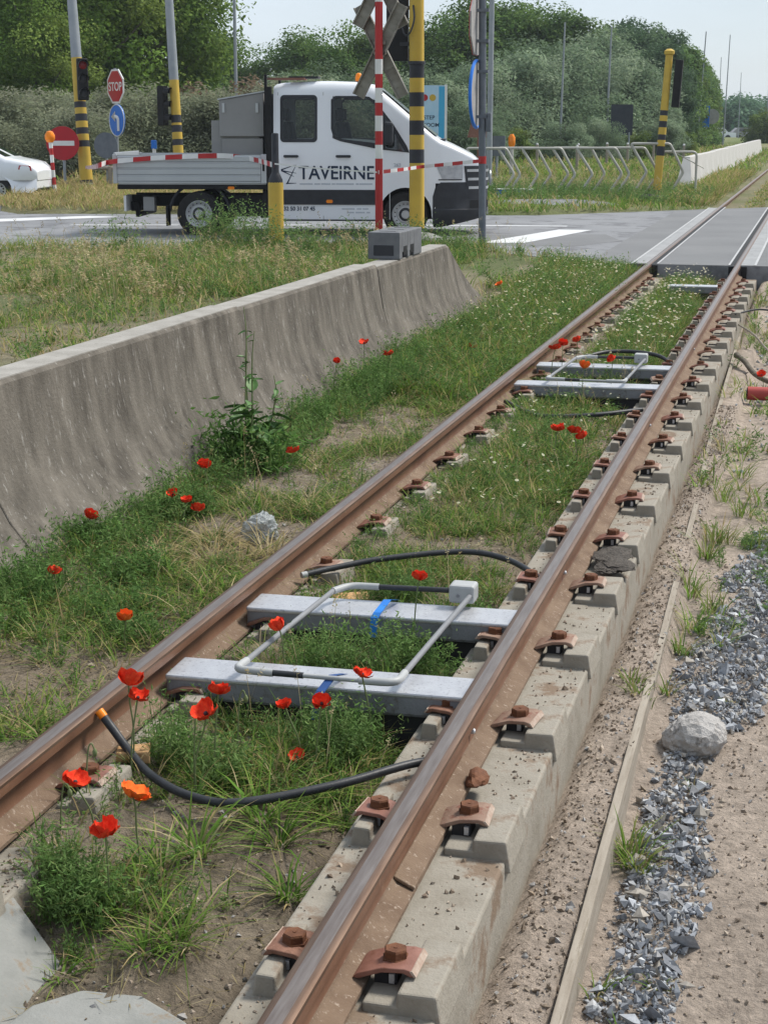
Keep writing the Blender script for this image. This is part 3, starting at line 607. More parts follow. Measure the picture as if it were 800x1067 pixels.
ring_patch('window_frame', rrect(-.325, .245, 1.415, 2.12, .06), rrect(-.285, .205, 1.465, 2.07, .05), K['vanblack']); mir('rear_window_glass', rrect(-.29, .21, 1.46, 2.075, .05), K['seethru'], .0)
fwin = [(.455, 1.62), (.50, 1.47), (.60, 1.43), (1.2, 1.31), (1.66, 1.26), (1.62, 1.36), (1.40, 1.70), (1.14, 2.02), (1.04, 2.09), (.95, 2.105), (.52, 2.105), (.455, 2.05)]
fin = [(.49, 1.64), (.53, 1.505), (.62, 1.465), (1.16, 1.40), (1.20, 1.40), (1.205, 1.48), (1.205, 1.72), (1.115, 1.98), (1.03, 2.055), (.95, 2.07), (.54, 2.07), (.49, 2.02)]
ring_patch('window_frame', fwin, fin, K['vanblack']); mir('front_window_glass', fin, K['seethru'], .0)
for xx in (.02, .92):
    for yy in (.34, VW - .34 - .5):
        st = B(); st.box(xx - .28, xx + .22, yy, yy + .5, 1.0, 1.16); st.add([(xx - .30, yy, 1.1), (xx - .18, yy, 1.1), (xx - .30, yy, 1.72), (xx - .42, yy, 1.72), (xx - .30, yy + .5, 1.1), (xx - .18, yy + .5, 1.1), (xx - .30, yy + .5, 1.72), (xx - .42, yy + .5, 1.72)], [(0, 1, 2, 3), (7, 6, 5, 4), (1, 5, 6, 2), (0, 3, 7, 4), (3, 2, 6, 7)])
        st.box(xx - .43, xx - .33, yy + .12, yy + .38, 1.74, 1.93); st.obj('seat', K['seat'], van, bevel=.03)
B().tube([(1.22 + .06 * math.sin(a), 1.45 + .19 * math.cos(a), 1.50 + .17 * math.sin(a)) for a in np.linspace(0, 2 * math.pi, 21)], .016, 6, cap=False).obj('steering_wheel', K['seat'], van, 50)
side_patch('quarter_glass', [(1.29, 1.33), (1.59, 1.275), (1.40, 1.60), (1.29, 1.76)], K['glass'], .008)
for x0 in (.335, 1.36, -.36): side_patch('door_seam', [(x0 - .006, .25), (x0 + .006, .25), (x0 + .006, 1.40 if x0 > 1 else 2.16), (x0 - .006, 1.40 if x0 > 1 else 2.16)], K['rim'], .003)
side_patch('dark_side_moulding', [(-.43, .475), (1.18, .475), (1.21, .70), (-.43, .70)], K['vanblack'], .018, None, .018)
side_patch('sill_line', [(-.42, .225), (1.19, .225), (1.19, .25), (-.42, .25)], K['vanblack'], .010, None, .01)
side_patch('side_marker', rrect(.38, .48, .50, .55, .02), K['orange'], .023)
for x0 in (-.26, .545):
    B().tube(arc_path([(x0, .0, 1.205), (x0 + .02, -.04, 1.205), (x0 + .18, -.04, 1.205), (x0 + .2, 0, 1.205)], .03), .02, 8).obj('door_handle', K['vanblack'], van, 50)
t = text_obj('company_lettering', 'TAVEIRNE', .285, K['navy'], van, (-.045, -.006, .862), (R(90), 0, 0), .004, 1.0)
w_ = max(v.co.x for v in t.data.vertices) - min(v.co.x for v in t.data.vertices); t.scale.x = 1.165 / w_
for (p, q) in (((-.315, 1.00), (-.10, 1.075)), ((-.315, .99), (-.08, .95)), ((-.22, .80), (-.08, 1.08)), ((-.24, .795), (-.08, .80)), ((-.3, .985), (-.12, .90))):
    d = Vector((q[0] - p[0], q[1] - p[1])); nn = Vector((-d.y, d.x)).normalized() * .010; side_patch('logo_stroke', [(p[0] - nn.x, p[1] - nn.y), (q[0] - nn.x * .3, q[1] - nn.y * .3), (q[0] + nn.x * .3, q[1] + nn.y * .3), (p[0] + nn.x, p[1] + nn.y)], K['navy'], .004)
x_ = -.03
for w in (.22, .10, .16, .06, .30, .05, .22):
    side_patch('small_print', [(x_, .775), (x_ + w * .92, .775), (x_ + w * .92, .800), (x_, .800)], K['greyprint'], .003); x_ += w + .005
text_obj('phone_number', '+32 50 31 07 45', .085, K['navy'], van, (-.33, -.006, .385), (R(90), 0, 0), .002, .94)
for (x0, z0, ws) in ((.62, .40, (.22, .08, .1)), (.70, .345, (.12, .16, .06))):
    for w in ws: side_patch('small_print', [(x0, z0), (x0 + w * .9, z0), (x0 + w * .9, z0 + .022), (x0, z0 + .022)], K['greyprint'], .003); x0 += w + .01
text_obj('fleet_number', '263', .075, K['greyprint'], van, (1.42, -.005, 1.05), (R(90), 0, 0), .001)
# nose: bumper, grille, lamp, windscreen
def nose_row(z, x0, off=.012, n=14):
    P = [(x, plan(x) - off, z) for x in np.linspace(x0, 2.84, n)]
    P += [(2.84 + off + .012 * math.sin(math.pi * k / 8), plan(2.84) + (VW - 2 * plan(2.84)) * k / 8, z) for k in range(0, 9)]
    return P + [(x, VW - plan(x) + off, z) for x in np.linspace(2.84, x0, n)]
up_ = lambda row, k: [(x, y, z + k * max(0, x - 2.1) ** 1.2) for x, y, z in row]
b = B(); b.grid([up_(nose_row(.13, 2.03, -.07), .22), up_(nose_row(.20, 2.02, .0), .2), nose_row(.40, 2.02, .022), nose_row(.42, 2.02, .005), nose_row(.60, 2.02, .012), nose_row(.74, 2.06, .008), nose_row(.815, 2.14, .004)])
b.obj('front_bumper', K['vanblack'], van, 40)
b = B(); b.grid([nose_row(.80, 2.05, -.03), nose_row(1.0, 2.05, -.05)]); b.obj('nose_core', K['vanblack'], van)
def nose_patch(name, s0, s1, z0, z1, m, off, shear=0.):
    """patch on the near nose corner between plan-curve stations s0..s1 (0 = x 2.05, 1 = centre of the grille)"""
    row = nose_row(0, 2.05, off, 40); n = 46; b = B(); R_ = []
    for z, sh in ((z0, shear), (z1, 0.)):
        a, c = (s0 + sh) * (n - 1), s1 * (n - 1); r = []
        for k in range(15):
            u = a + (c - a) * k / 14; i = int(u); f = u - i; p = Vector(row[i]).lerp(Vector(row[min(i + 1, len(row) - 1)]), f); r.append((p.x, p.y, z))
        R_.append(r)
    b.grid(R_); b.grid([[(p[0] - .02, p[1] + .02, p[2]) for p in r] for r in R_], flip=True); return b.obj(name, m, van, 40)
nose_patch('headlamp', .02, .47, .87, 1.075, K['lens'], .008, .10)
nose_patch('headlamp_shadow', .06, .46, .845, .862, K['vanblack'], .01)
nose_patch('grille', .49, 1.0, .56, 1.06, K['vanblack'], .012, .07)
for z in (.70, .83, .96): nose_patch('grille_bar', .56 - (z - .8) * .12, 1.0, z + .01, z + .05, K['rim'], .022)
nose_patch('lower_intake', .60, 1.0, .42, .54, K['chassis'], .024)
B().box(2.86, 2.875, VW / 2 - .26, VW / 2 + .26, .30, .42).obj('number_plate', K['white'], van)
e = B(); e.tube([(2.905, VW / 2 + .11 * math.cos(a), .86 + .11 * math.sin(a)) for a in np.linspace(0, 2 * math.pi, 25)], .012, 6, cap=False)
for a in (90, 210, 330): e.tube([(2.905, VW / 2, .86), (2.905, VW / 2 + .11 * math.cos(R(a)), .86 + .11 * math.sin(R(a)))], [.016, .004], 6)
e.obj('front_emblem', K['alu'], van, 50)
b = B(); wr = []
for x in np.linspace(1.17, 2.06, 9):
    z = ztop(x); wr.append([(x + .008, sidey(x, z) + .10 + (VW - 2 * (sidey(x, z) + .10)) * k / 8, z + .014 + .010 * math.sin(math.pi * k / 8)) for k in range(9)])
b.grid(wr, flip=True); b.obj('windscreen', K['windscreen'], van, 40)
B().box(2.08, 2.2, .3, VW - .3, 1.44, 1.462).obj('wiper_cowl', K['vanblack'], van)
t = B(); t.box(1.28, 1.42, -.27, -.09, 1.38, 1.72); m_ = t.obj('wing_mirror', K['vanblack'], van, bevel=.04); B().box(1.34, 1.40, -.10, .03, 1.36, 1.42).obj('mirror_arm', K['vanblack'], m_)
for x in (1.60,): wheel(van, x, .135, .325, .345, .215, -1); wheel(van, x, VW - .135, .325, .345, .215, 1)
for y, s in ((.15, -1), (.36, -1), (VW - .15, 1), (VW - .36, 1)): wheel(van, -1.615, y, .325, .345, .2, s)
# chassis and bed
c = B(); c.box(-2.85, .2, .55, .65, .42, .60); c.box(-2.85, .2, VW - .65, VW - .55, .42, .60); c.box(-2.88, -.45, .04, VW - .04, .70, .775); c.box(-1.3, -.5, .25, .6, .28, .62); c.box(-2.75, -2.6, .4, VW - .4, .35, .5); c.box(-.62, -.44, .1, .5, .3, .7)
c.box(-.7, .2, .4, VW - .4, .25, .5)
c.obj('chassis', K['chassis'], van, bevel=.01)
B().tube([(-2.62 + 0, .3, .5), (-2.62, .3, .30), (-2.62, VW - .3, .30)], .04, 8).obj('tow_bar', K['chassis'], van)
B().box(-2.52, -2.34, .22, .42, .36, .58).obj('battery_box', K['toolbox'], van, bevel=.01)
B().box(-2.80, -2.76, .10, .55, .36, .60).obj('tail_lamp_panel', K['white'], van, bevel=.006)
B().tube([(-1.615 + .47 * math.cos(a), .15, .325 + .47 * math.sin(a)) for a in np.linspace(R(175), R(5), 16)], .025, 6).obj('mudguard', K['vanblack'], van, 50)
B().box(-2.13, -2.10, .03, .28, .14, .45).obj('mud_flap', K['chassis'], van)
side_patch('side_marker', rrect(-1.15, -1.05, .70, .745, .015), K['orange'], -.030)
def drop_panel(name, x0, x1, y, dirn):
    """ribbed aluminium dropside seen edge-on in x"""
    prof = [(0, .80)]
    for k in range(4):
        z = .82 + k * .10; prof += [(0, z), (-.012, z + .012), (-.012, z + .075), (0, z + .087)]
    prof += [(0, 1.225), (.028, 1.225), (.028, .80)]
    b = B(); prism_ccw(b, [(y + dirn * p[0], p[1]) for p in prof], 'x', x0, x1); return b.obj(name, K['alu'], van)
# prism on the x axis takes (y, z) pairs
drop_panel('dropside', -2.86, -.63, 0.0, 1); drop_panel('dropside', -2.86, -.63, VW, -1)
for x0, x1 in ((-2.93, -2.865), (-.625, -.54)): B().box(x0, x1, -.016, .05, .79, 1.235).obj('corner_post', K['alu'], van, bevel=.006); B().box(x0, x1, VW - .05, VW + .016, .79, 1.235).obj('corner_post', K['alu'], van, bevel=.006)
B().box(-.60, -.57, -.022, -.012, .98, 1.12).obj('latch', K['chassis'], van)
B().box(-2.925, -2.895, .055, VW - .055, .80, 1.26).obj('tailgate', K['alu'], van, bevel=.006)
B().box(-2.86, -.56, .05, VW - .05, .775, .80).obj('bed_floor', K['alu'], van)
B().box(-.535, -.45, .0, .10, .60, 2.24).box(-.535, -.45, VW - .10, VW, .60, 2.24).box(-.53, -.46, .1, VW - .1, .8, 2.14).box(-.56, -.52, .02, .09, .9, 2.42).box(-.56, -.52, VW - .09, VW - .02, .9, 2.42).obj('headboard', K['chassis'], van, bevel=.006)
B().box(-.56, .05, .1, .18, 2.345, 2.375).box(-.5, .0, .9, .98, 2.36, 2.39).obj('roof_ladder', K['clip'], van); B().box(-.2, .25, .2, .6, 2.37, 2.40).obj('roof_rack', K['vanblack'], van)
bx_ = B(); prism_ccw(bx_, [(-1.29, 1.5), (-.60, 1.5), (-.60, 2.16), (-1.29, 2.045)], 'y', .22, 1.1); tb = bx_.obj('toolbox', K['toolbox'], van, bevel=.008)
bx_ = B(); prism_ccw(bx_, [(-1.31, 2.047), (-.585, 2.166), (-.585, 2.186), (-1.31, 2.067)], 'y', .20, 1.12); bx_.obj('toolbox_lid', K['alu'], tb)
for x in (-1.22, -.70): B().box(x - .02, x + .02, .195, .222, 1.86, 2.0).obj('toolbox_latch', K['alu'], tb)
B().box(-1.43, -.68, .30, 1.2, .80, 1.74).obj('toolbox', K['toolbox'], van, bevel=.008)
B().box(-1.26, -.62, .25, .32, .82, 1.47).obj('toolbox_panel', K['toolbox'], van, bevel=.006)
t = B(); t.lathe([(.055, 0), (.055, .06), (.05, .10), (.03, .125), (.001, .13)], 14, c=(.80, 1.25, 2.35)); t.obj('beacon', K['orange'], van, 50)
B().lathe([(.04, 0), (.04, .06)], 12, c=(.80, 1.25, 2.30)).obj('beacon_base', K['vanblack'], van)

# ------------------------------------------------------------------ white saloon car at the left edge
car = thing('saloon_car', 'white saloon car leaving the picture at the left edge', 'car', (-17.75, 34.3, -.012), R(180 + 10)); car.scale = (.86, .86, .86)
def ctop(x): return float(np.interp(x, [-1.0, -.9, -.62, -.2, .35, 1.0, 1.7, 2.2, 2.7, 3.4, 3.65], [.78, .98, 1.06, 1.13, 1.40, 1.45, 1.42, 1.2, .98, .86, .62]))
CW = .9; rows = []
def cplan(x): return .16 * max(0, (-.55 - x) / .45) ** 2 + .22 * max(0, (x - 2.7) / .95) ** 2
def cins(x, z): return max(0, z - .92) * .34 + cplan(x)
for x in (-1.0, -.96, -.8, -.6, -.4, -.2, .05, .35, .7, 1.2, 1.7, 2.0, 2.25, 2.7, 3.1, 3.45, 3.65):
    zt = ctop(x); half = []
    for dy, fr in ((.02, 0), (0, .2), (0, .5), (0, .75), (.01, .9), (.06, .975), (.2, 1.0)):
        z = .56 + (zt - .56) * fr; half.append((x, CW - cins(x, z) - dy, z))
    half.append((x, 0, zt + .015)); rows.append(half + [(x, -p[1], p[2]) for p in half[-2::-1]])
b = B(); b.grid(rows)
b.add(rows[0], [tuple(range(len(rows[0])))]); b.add(rows[-1], [tuple(range(len(rows[-1])))[::-1]])
lowp = [(-.98, .60), (-.98, .30), (-.80, .22), (-.37, .20)] + [(.36 * math.cos(a), .325 + .36 * math.sin(a)) for a in np.linspace(math.pi + .3, -.3, 15)][0:0] 
arch = lambda cx: [(cx + .355 * math.cos(a), .32 + .355 * math.sin(a)) for a in np.linspace(math.pi + .2, -.2, 15)]
lowp = [(-.98, .60), (-.98, .33), (-.85, .24)] + arch(0) + arch(2.75) + [(3.5, .24), (3.62, .34), (3.6, .60)]
for s in (1, -1):
    P = [(CW - cplan(x) if s > 0 else -CW + cplan(x), x, z) for x, z in lowp]; n = len(P)
    vs = [(p[1], p[0], p[2]) for p in P] + [(p[1], p[0] - s * .03, p[2]) for p in P]
    b.add(vs, [tuple(range(n)) if s < 0 else tuple(range(n))[::-1], tuple(range(n, 2 * n))] + [(i, (i + 1) % n, (i + 1) % n + n, i + n) for i in range(n)])
b.obj('body', K['vanwhite'], car, 42)
B().box(-.985, -.9, -.74, .74, .34, .60).obj('rear_bumper', K['vanwhite'], car, bevel=.03); B().box(-.9, 3.5, -.6, .6, .22, .56).obj('underbody', K['chassis'], car)
def car_patch(name, poly, m, off=.006, s=1):
    b = B(); P = [(x, s * (CW - cins(x, z) + off), z) for x, z in poly]; n = len(P); Q = [(x, y - s * .01, z) for x, y, z in P]
    b.add(P + Q, [tuple(range(n)), tuple(range(n))[::-1]] + [(i, (i + 1) % n, (i + 1) % n + n, i + n) for i in range(n)]); return b.obj(name, m, car)
for s in (1, -1):
    car_patch('rear_door_window', [(-.02, 1.02), (.62, .99), (.72, 1.36), (.42, 1.34), (.15, 1.18)], K['glass'], s=s)
    car_patch('front_door_window', [(.68, .99), (1.9, .97), (2.05, 1.02), (1.62, 1.35), (.78, 1.37)], K['glass'], s=s)
    car_patch('door_seam', [(.655, .3), (.668, .3), (.668, .98), (.655, .98)], K['rim'], .003, s); car_patch('sill', [(.35, .22), (2.4, .22), (2.4, .27), (.35, .27)], K['vanblack'], .006, s)
    B().box(.40, .60, *sorted((s * .895, s * .915)), .84, .87).obj('door_handle', K['rim'], car, bevel=.005)
    car_patch('tail_lamp', [(-.88, .80), (-.55, .84), (-.58, .94), (-.86, .93)], K['signred'], .006, s)
    for x in (0, 2.75): wheel(car, x, s * .77, .31, .32, .21, s, 'alloy')
b = B(); b.grid([[(x, y * (CW - cins(x, ctop(x)) - .16), ctop(x) + .012) for y in (-1, -.5, 0, .5, 1)] for x in (-.16, .0, .2, .32)], flip=False); b.obj('rear_screen', K['glass'], car)
# ------------------------------------------------------------------ poles, signs and signals by the crossing
def banded(t, name, p0, p1, r0, r1, bands, n=18):
    """a tapered pole made of stacked painted bands: bands = [(z_from, material)] from the bottom up"""
    p0, p1 = Vector(p0), Vector(p1); zs = [b[0] for b in bands] + [p1.z]
    for i, (z, m) in enumerate(bands):
        a = (z - p0.z) / (p1.z - p0.z); c = (zs[i + 1] - p0.z) / (p1.z - p0.z)
        B().cyl(p0.lerp(p1, a), p0.lerp(p1, c), r0 + (r1 - r0) * a, r0 + (r1 - r0) * c, n).obj(name if m in ('yellow', 'greypole') else 'paint_band', K[m], t, 40)
# striped signal pole in front of the van
t = thing('signal_pole', 'thick yellow and black striped pole in front of the van nose', 'signal pole', (-5.70, 23.70, .12))
banded(t, 'pole', (0, 0, 0), (-.02, 0, 3.75), .112, .104, [(0, 'blackp'), (.06, 'yellow'), (1.0, 'blackp'), (1.195, 'yellow'), (1.40, 'blackp'), (1.605, 'yellow'), (1.80, 'blackp'), (2.0, 'yellow'), (2.20, 'blackp'), (2.40, 'yellow')])
B().lathe([(.116, 2.385), (.126, 2.39), (.126, 2.43), (.116, 2.435)], 18, c=(-.012, 0, 0)).obj('collar', K['blackp'], t)
B().box(-.47, -.15, .0, .10, 2.44, 3.9).obj('signal_backboard', K['chassis'], t, bevel=.02)
for z in (2.65, 3.15): B().box(-.26, -.08, -.02, .03, z, z + .05).obj('bracket', K['blackp'], t)
B().tube(smooth_path([(-.04, -.11, 3.2), (-.02, -.14, 3.0), (-.08, -.15, 2.82), (-.16, -.13, 2.80), (-.22, -.06, 2.95)], 5), .014, 6).obj('signal_cable', K['hose'], t, 60)
tag(lump('concrete_foundation', (-5.66, 23.62, .02), (.34, .3, .12), K['slab'], None, 21, 3, .18), 'rough concrete foundation lump under the striped signal pole', 'foundation')
# red and white post with crossing saltires seen from behind
t = thing('crossing_post', 'red and white striped post with two weathered crossing signs from behind', 'crossing sign', (-5.76, 21.75, .02))
zz = [-.02, .24, .52, .76, .97, 1.17, 1.36, 1.54, 1.74, 1.92, 2.11, 2.30, 2.49]; cols = ['white', 'white', 'red', 'red', 'red', 'red', 'white', 'red', 'white', 'red', 'white', 'red']
banded(t, 'pole', (0, 0, -.02), (.0, 0, 3.4), .052, .052, [(-.02, 'red'), (1.20, 'white'), (1.38, 'red'), (1.56, 'white'), (1.76, 'red'), (1.93, 'white'), (2.12, 'red'), (2.30, 'white'), (2.49, 'red'), (3.22, 'white')])
def saltire(z, y, w=.165, h=.60, name='saltire'):
    o = bpy.data.objects.new(name, None)
    for s in (1, -1):
        a = math.atan2(1.12, s * .58); L = .66; b = B()
        b.box(-L, L, 0, .012, -w / 2, w / 2); b.box(-L, L, -.045, 0, -w / 2, -w / 2 + .018); b.box(-L, L, -.045, 0, w / 2 - .018, w / 2)
        b.obj('saltire_arm', K['weath'], t, loc=(0, y + (.0 if s > 0 else .055), z), rot=(0, -a, 0))
saltire(2.60, .075); saltire(3.50, .075)
for z in (2.55, 2.68, 3.3): B().box(-.08, .08, .03, .08, z, z + .04).obj('clamp', K['weath'], t)
# yellow bollard with a black flexible post
t = thing('bollard', 'yellow bollard with a thin black top post beside the van cab', 'bollard', (-7.56, 22.75, .0))
B().lathe([(.108, -.05), (.110, .0), (.110, .84), (.104, .86)], 20).obj('sleeve', K['yellow'], t, 40)
B().lathe([(.106, .855), (.10, .90), (.062, .98), (.052, 1.0), (.05, 1.53), (.044, 1.545), (.0, 1.55)], 16).obj('flexible_post', K['blackp'], t, 40)
# road sign post seen from behind
t = thing('sign_post', 'slate grey sign post with two traffic signs seen edge-on from behind', 'sign post', (-4.50, 22.62, .02))
B().cyl((0, 0, -.1), (-.06, .05, 3.7), .052, .05, 14).obj('pole', K['darkpole'], t, 40)
oct_ = [(.42 * math.cos(R(22.5 + 45 * i)), .42 * math.sin(R(22.5 + 45 * i))) for i in range(8)]
rzs = R(90)
b = B(); prism_ccw(b, oct_, 'y', -.012, .012); o = b.obj('stop_sign', K['signback'], t, loc=(-.13, .03, 2.96), rot=(0, 0, rzs))
b = B(); prism_ccw(b, [(x * 1.02, z * 1.02) for x, z in oct_], 'y', .0125, .018); b.obj('sign_face', K['signred'], o)
b = B(); b.lathe([(.44, -.012), (.44, .012)], 32, axis='y'); o = b.obj('round_sign', K['signback'], t, loc=(-.115, .03, 2.05), rot=(0, 0, rzs))
b = B(); b.tube([(.445 * math.cos(a), .0, .445 * math.sin(a)) for a in np.linspace(0, 2 * math.pi, 33)], .024, 8, cap=False); b.lathe([(.44, .0125), (.44, .016)], 32, axis='y'); b.obj('rim', K['bluesign'], o, 40)
for z in (1.75, 2.35, 2.75, 3.15): B().box(-.12, .05, -.03, .05, z - .02, z + .02).obj('clamp', K['darkpole'], t)
B().box(.03, .10, -.03, .03, 1.55, 1.8).obj('junction_case', K['darkpole'], t, bevel=.01)
B().lathe([(.054, 1.12), (.054, 1.22)], 14, c=(-.02, .016, 0)).obj('tape_wrap', K['red'], t)
# second slim lamp post just behind
t = thing('thin_lamp_post', 'slim pale lamp post just behind the edge-on sign post', 'lamp post', (-7.86, 40.2, -.1))
B().cyl((0, 0, 0), (.02, 0, 7), .075, .055, 12).obj('pole', K['greypole'], t, 40); B().cyl((0, 0, -.1), (0, 0, .5), .1, .1, 12).obj('base', K['greypole'], t, 40)

# left island furniture
t = thing('traffic_light_pole', 'leaning grey and yellow pole with a traffic light next to the white car', 'traffic light', (-18.05, 39.1, .1))
banded(t, 'pole', (0, 0, 0), (-.50, .5, 6.2), .17, .10, [(0, 'greypole'), (.12, 'blackp'), (.20, 'yellow'), (1.02, 'blackp'), (1.18, 'yellow'), (1.34, 'blackp'), (1.50, 'yellow'), (1.66, 'blackp'), (1.84, 'yellow'), (1.99, 'blackp'), (2.14, 'yellow'), (3.22, 'greypole')])
def signal_head(parent, loc, rz, lens_ms, n=3, label='signal_head'):
    o = B().box(-.13, .13, -.10, .10, -.17 * n, .17 * n).obj(label, K['chassis'], parent, bevel=.03, loc=loc, rot=(0, 0, rz))
    for k in range(n):
        z = .34 * (n - 1) / 2 - .34 * k
        B().lathe([(.10, -.104), (.08, -.118), (.0, -.122)], 16, axis='y', c=(0, 0, z)).obj('lens', K[lens_ms[k]], o, 40)
        v = B(); P = [[(.125 * math.cos(a), y, z + .125 * math.sin(a)) for a in np.linspace(R(-10), R(190), 12)] for y in (-.10, -.26)]
        v.grid(P); v.grid([[(p[0] * 1.03, p[1], z + (p[2] - z) * 1.03) for p in r] for r in P], flip=True); v.obj('visor', K['chassis'], o)
    return o
K['redlens'] = mat('red_lens', (.16, .01, .012), (.22, .015, .015), 9, .25)
signal_head(t, (.06, -.12, 2.68), R(35), ('redlens', 'blackp', 'blackp'))
t = thing('no_entry_sign', 'round red no entry sign on a low post behind the striped pole', 'road sign', (-18.5, 38.75, .1))
B().cyl((0, .05, 0), (0, .05, 1.5), .04, .04, 10).obj('post', K['greypole'], t, 40)
o = B().lathe([(.42, -.012), (.42, .012)], 32, axis='y', c=(0, 0, 0)).obj('disc', K['signred'], t, loc=(0, 0, 1.12), rot=(0, 0, R(12)))
B().box(-.30, .30, -.018, -.0125, -.06, .06).obj('white_bar', K['white'], o)
t = thing('warning_beacon_post', 'thin red and white marker post with an orange lamp on top', 'beacon', (-16.95, 35.0, .0))
banded(t, 'pole', (0, 0, 0), (-.06, 0, 1.30), .045, .045, [(0, 'red'), (.16, 'white'), (.33, 'red'), (.5, 'white'), (.66, 'red'), (.83, 'white'), (1.0, 'red'), (1.15, 'white')], 10)
B().lathe([(.07, 1.28), (.115, 1.36), (.115, 1.44), (.07, 1.52), (0, 1.54)], 14, axis='z', c=(-.07, 0, 0)).obj('lamp', K['orange'], t, 40)
# stop sign with blue arrow sign below
t = thing('stop_sign_post', 'post with a red stop sign above a blue arrow sign', 'road sign', (-17.25, 39.2, .05))
B().cyl((0, .06, 0), (.02, .06, 3.0), .038, .038, 10).obj('post', K['greypole'], t, 40)
rz = R(-38)
def octa(r): return [(r * math.cos(R(22.5 + 45 * i)), r * math.sin(R(22.5 + 45 * i))) for i in range(8)]
b = B(); prism_ccw(b, octa(.45), 'y', -.012, .012); o = b.obj('stop_sign', K['white'], t, loc=(.05, 0, 2.56), rot=(0, 0, rz))
b = B(); prism_ccw(b, octa(.40), 'y', -.0165, -.0125); b.obj('red_face', K['signred'], o)
text_obj('lettering', 'STOP', .30, K['white'], o, (0, -.0185, -.105), (R(90), 0, 0), .004, .95, 'CENTER')
o = B().lathe([(.40, -.012), (.40, .012)], 32, axis='y').obj('arrow_sign', K['bluesign'], t, loc=(.06, -.01, 1.73), rot=(0, 0, rz))
B().tube([(.388 * math.cos(a), -.013, .388 * math.sin(a)) for a in np.linspace(0, 2 * math.pi, 33)], .013, 6, cap=False).obj('white_rim', K['white'], o)
b = B(); P = arc_path([(.10, -.018, -.26), (.10, -.018, .06), (-.06, -.018, .10)], .14, 6)
b.tube([(p.x, -.016, p.z) for p in P], .045, 6); b.add([(-.26, -.018, .09), (-.06, -.018, .22), (-.06, -.018, -.03), (-.26, -.03, .09), (-.06, -.03, .22), (-.06, -.03, -.03)], [(3, 4, 5), (5, 4, 3), (0, 1, 4, 3), (1, 2, 5, 4), (2, 0, 3, 5)]); b.obj('arrow', K['white'], o)
t = thing('round_sign_back', 'dark back of a round sign below the blue arrow sign', 'road sign', (-17.35, 38.8, .05))
B().lathe([(.32, -.01), (.32, .01)], 28, axis='y', c=(0, 0, 1.12)).obj('disc', K['darkpole'], t); B().cyl((0, .03, 0), (0, .03, 1.4), .03, .03, 8).obj('post', K['greypole'], t)
t = thing('traffic_light_pole', 'grey and yellow pole with a dark traffic light behind the van bed', 'traffic light', (-16.40, 41.35, .1))
banded(t, 'pole', (0, 0, 0), (-.42, .5, 6.2), .145, .10, [(0, 'yellow'), (1.04, 'blackp'), (1.2, 'yellow'), (1.38, 'blackp'), (1.56, 'yellow'), (1.62, 'blackp'), (1.82, 'yellow'), (2.72, 'greypole')])
signal_head(t, (-.45, .05, 2.06), R(80), ('blackp', 'blackp', 'blackp'))
t = thing('blue_marker', 'small blue and white marker post behind the van bed', 'marker post', (-17.05, 41.2, .1)); B().cyl((0, 0, 0), (0, 0, 1.05), .05, .05, 10).obj('post', K['white'], t); B().box(-.07, .07, -.05, .05, .95, 1.18).obj('blue_cap', K['bluesign'], t, bevel=.02)
for (x, y, z0, h, r, lab, tl) in ((-20.95, 58.6, .2, 9, .11, 'plain grey lamp post rising behind the van toolbox', 0), (-11.65, 76.3, 0, 6.2, .085, 'grey lamp post before the willow bushes', .02), (-10.3, 82.4, 0, 6.3, .09, 'grey lamp post left of the dark square board', .02),
                                  (-8.0, 112, 0, 7.6, .08, 'thin lamp post beside the blue sign in the tree row', .04), (-7.2, 128, 0, 8.2, .07, 'thin far lamp post at the end of the tree row', .02), (-4.85, 150, 0, 7.0, .08, 'thin lamp post alone against the sky at the right', .02),
                                  (-11.3, 190, 0, 9.0, .08, 'faint mast on the horizon, leftmost of the far masts', 0), (-9.3, 195, 0, 7.5, .07, 'faint mast on the horizon, rightmost of the far masts', 0)):
    t = thing('lamp_post', lab, 'lamp post', (x, y, z0), 0, 'lamp posts along the road'); r *= .72; B().cyl((0, 0, -.3), (h * tl, 0, h), r, r * .6, 10).obj('pole', K['greypole'], t, 40)
    B().cyl((0, 0, -.3), (0, 0, .9), r * 1.35, r * 1.35, 10).obj('base', K['greypole'], t, 40)
# right-hand signal pole beyond the road
t = thing('signal_pole', 'yellow and black striped signal pole beyond the road, black signal box attached', 'signal pole', (-3.72, 39.6, -.1)); t.scale = (1, 1, .9)
banded(t, 'pole', (0, 0, 0), (.16, .25, 3.75), .10, .085, [(0, 'bark'), (.3, 'yellow'), (1.18, 'blackp'), (1.42, 'yellow'), (1.58, 'blackp'), (1.72, 'yellow'), (1.90, 'blackp'), (2.06, 'yellow'), (2.20, 'blackp'), (2.33, 'yellow')])
B().lathe([(.085, 3.72), (.12, 3.75), (.12, 3.83), (.05, 3.88)], 14, c=(.16, .25, 0)).obj('cap', K['yellow'], t, 40)
B().box(.13, .31, .1, .3, 2.42, 3.62).obj('signal_box', K['chassis'], t, bevel=.02, rot=(0, R(3), 0))
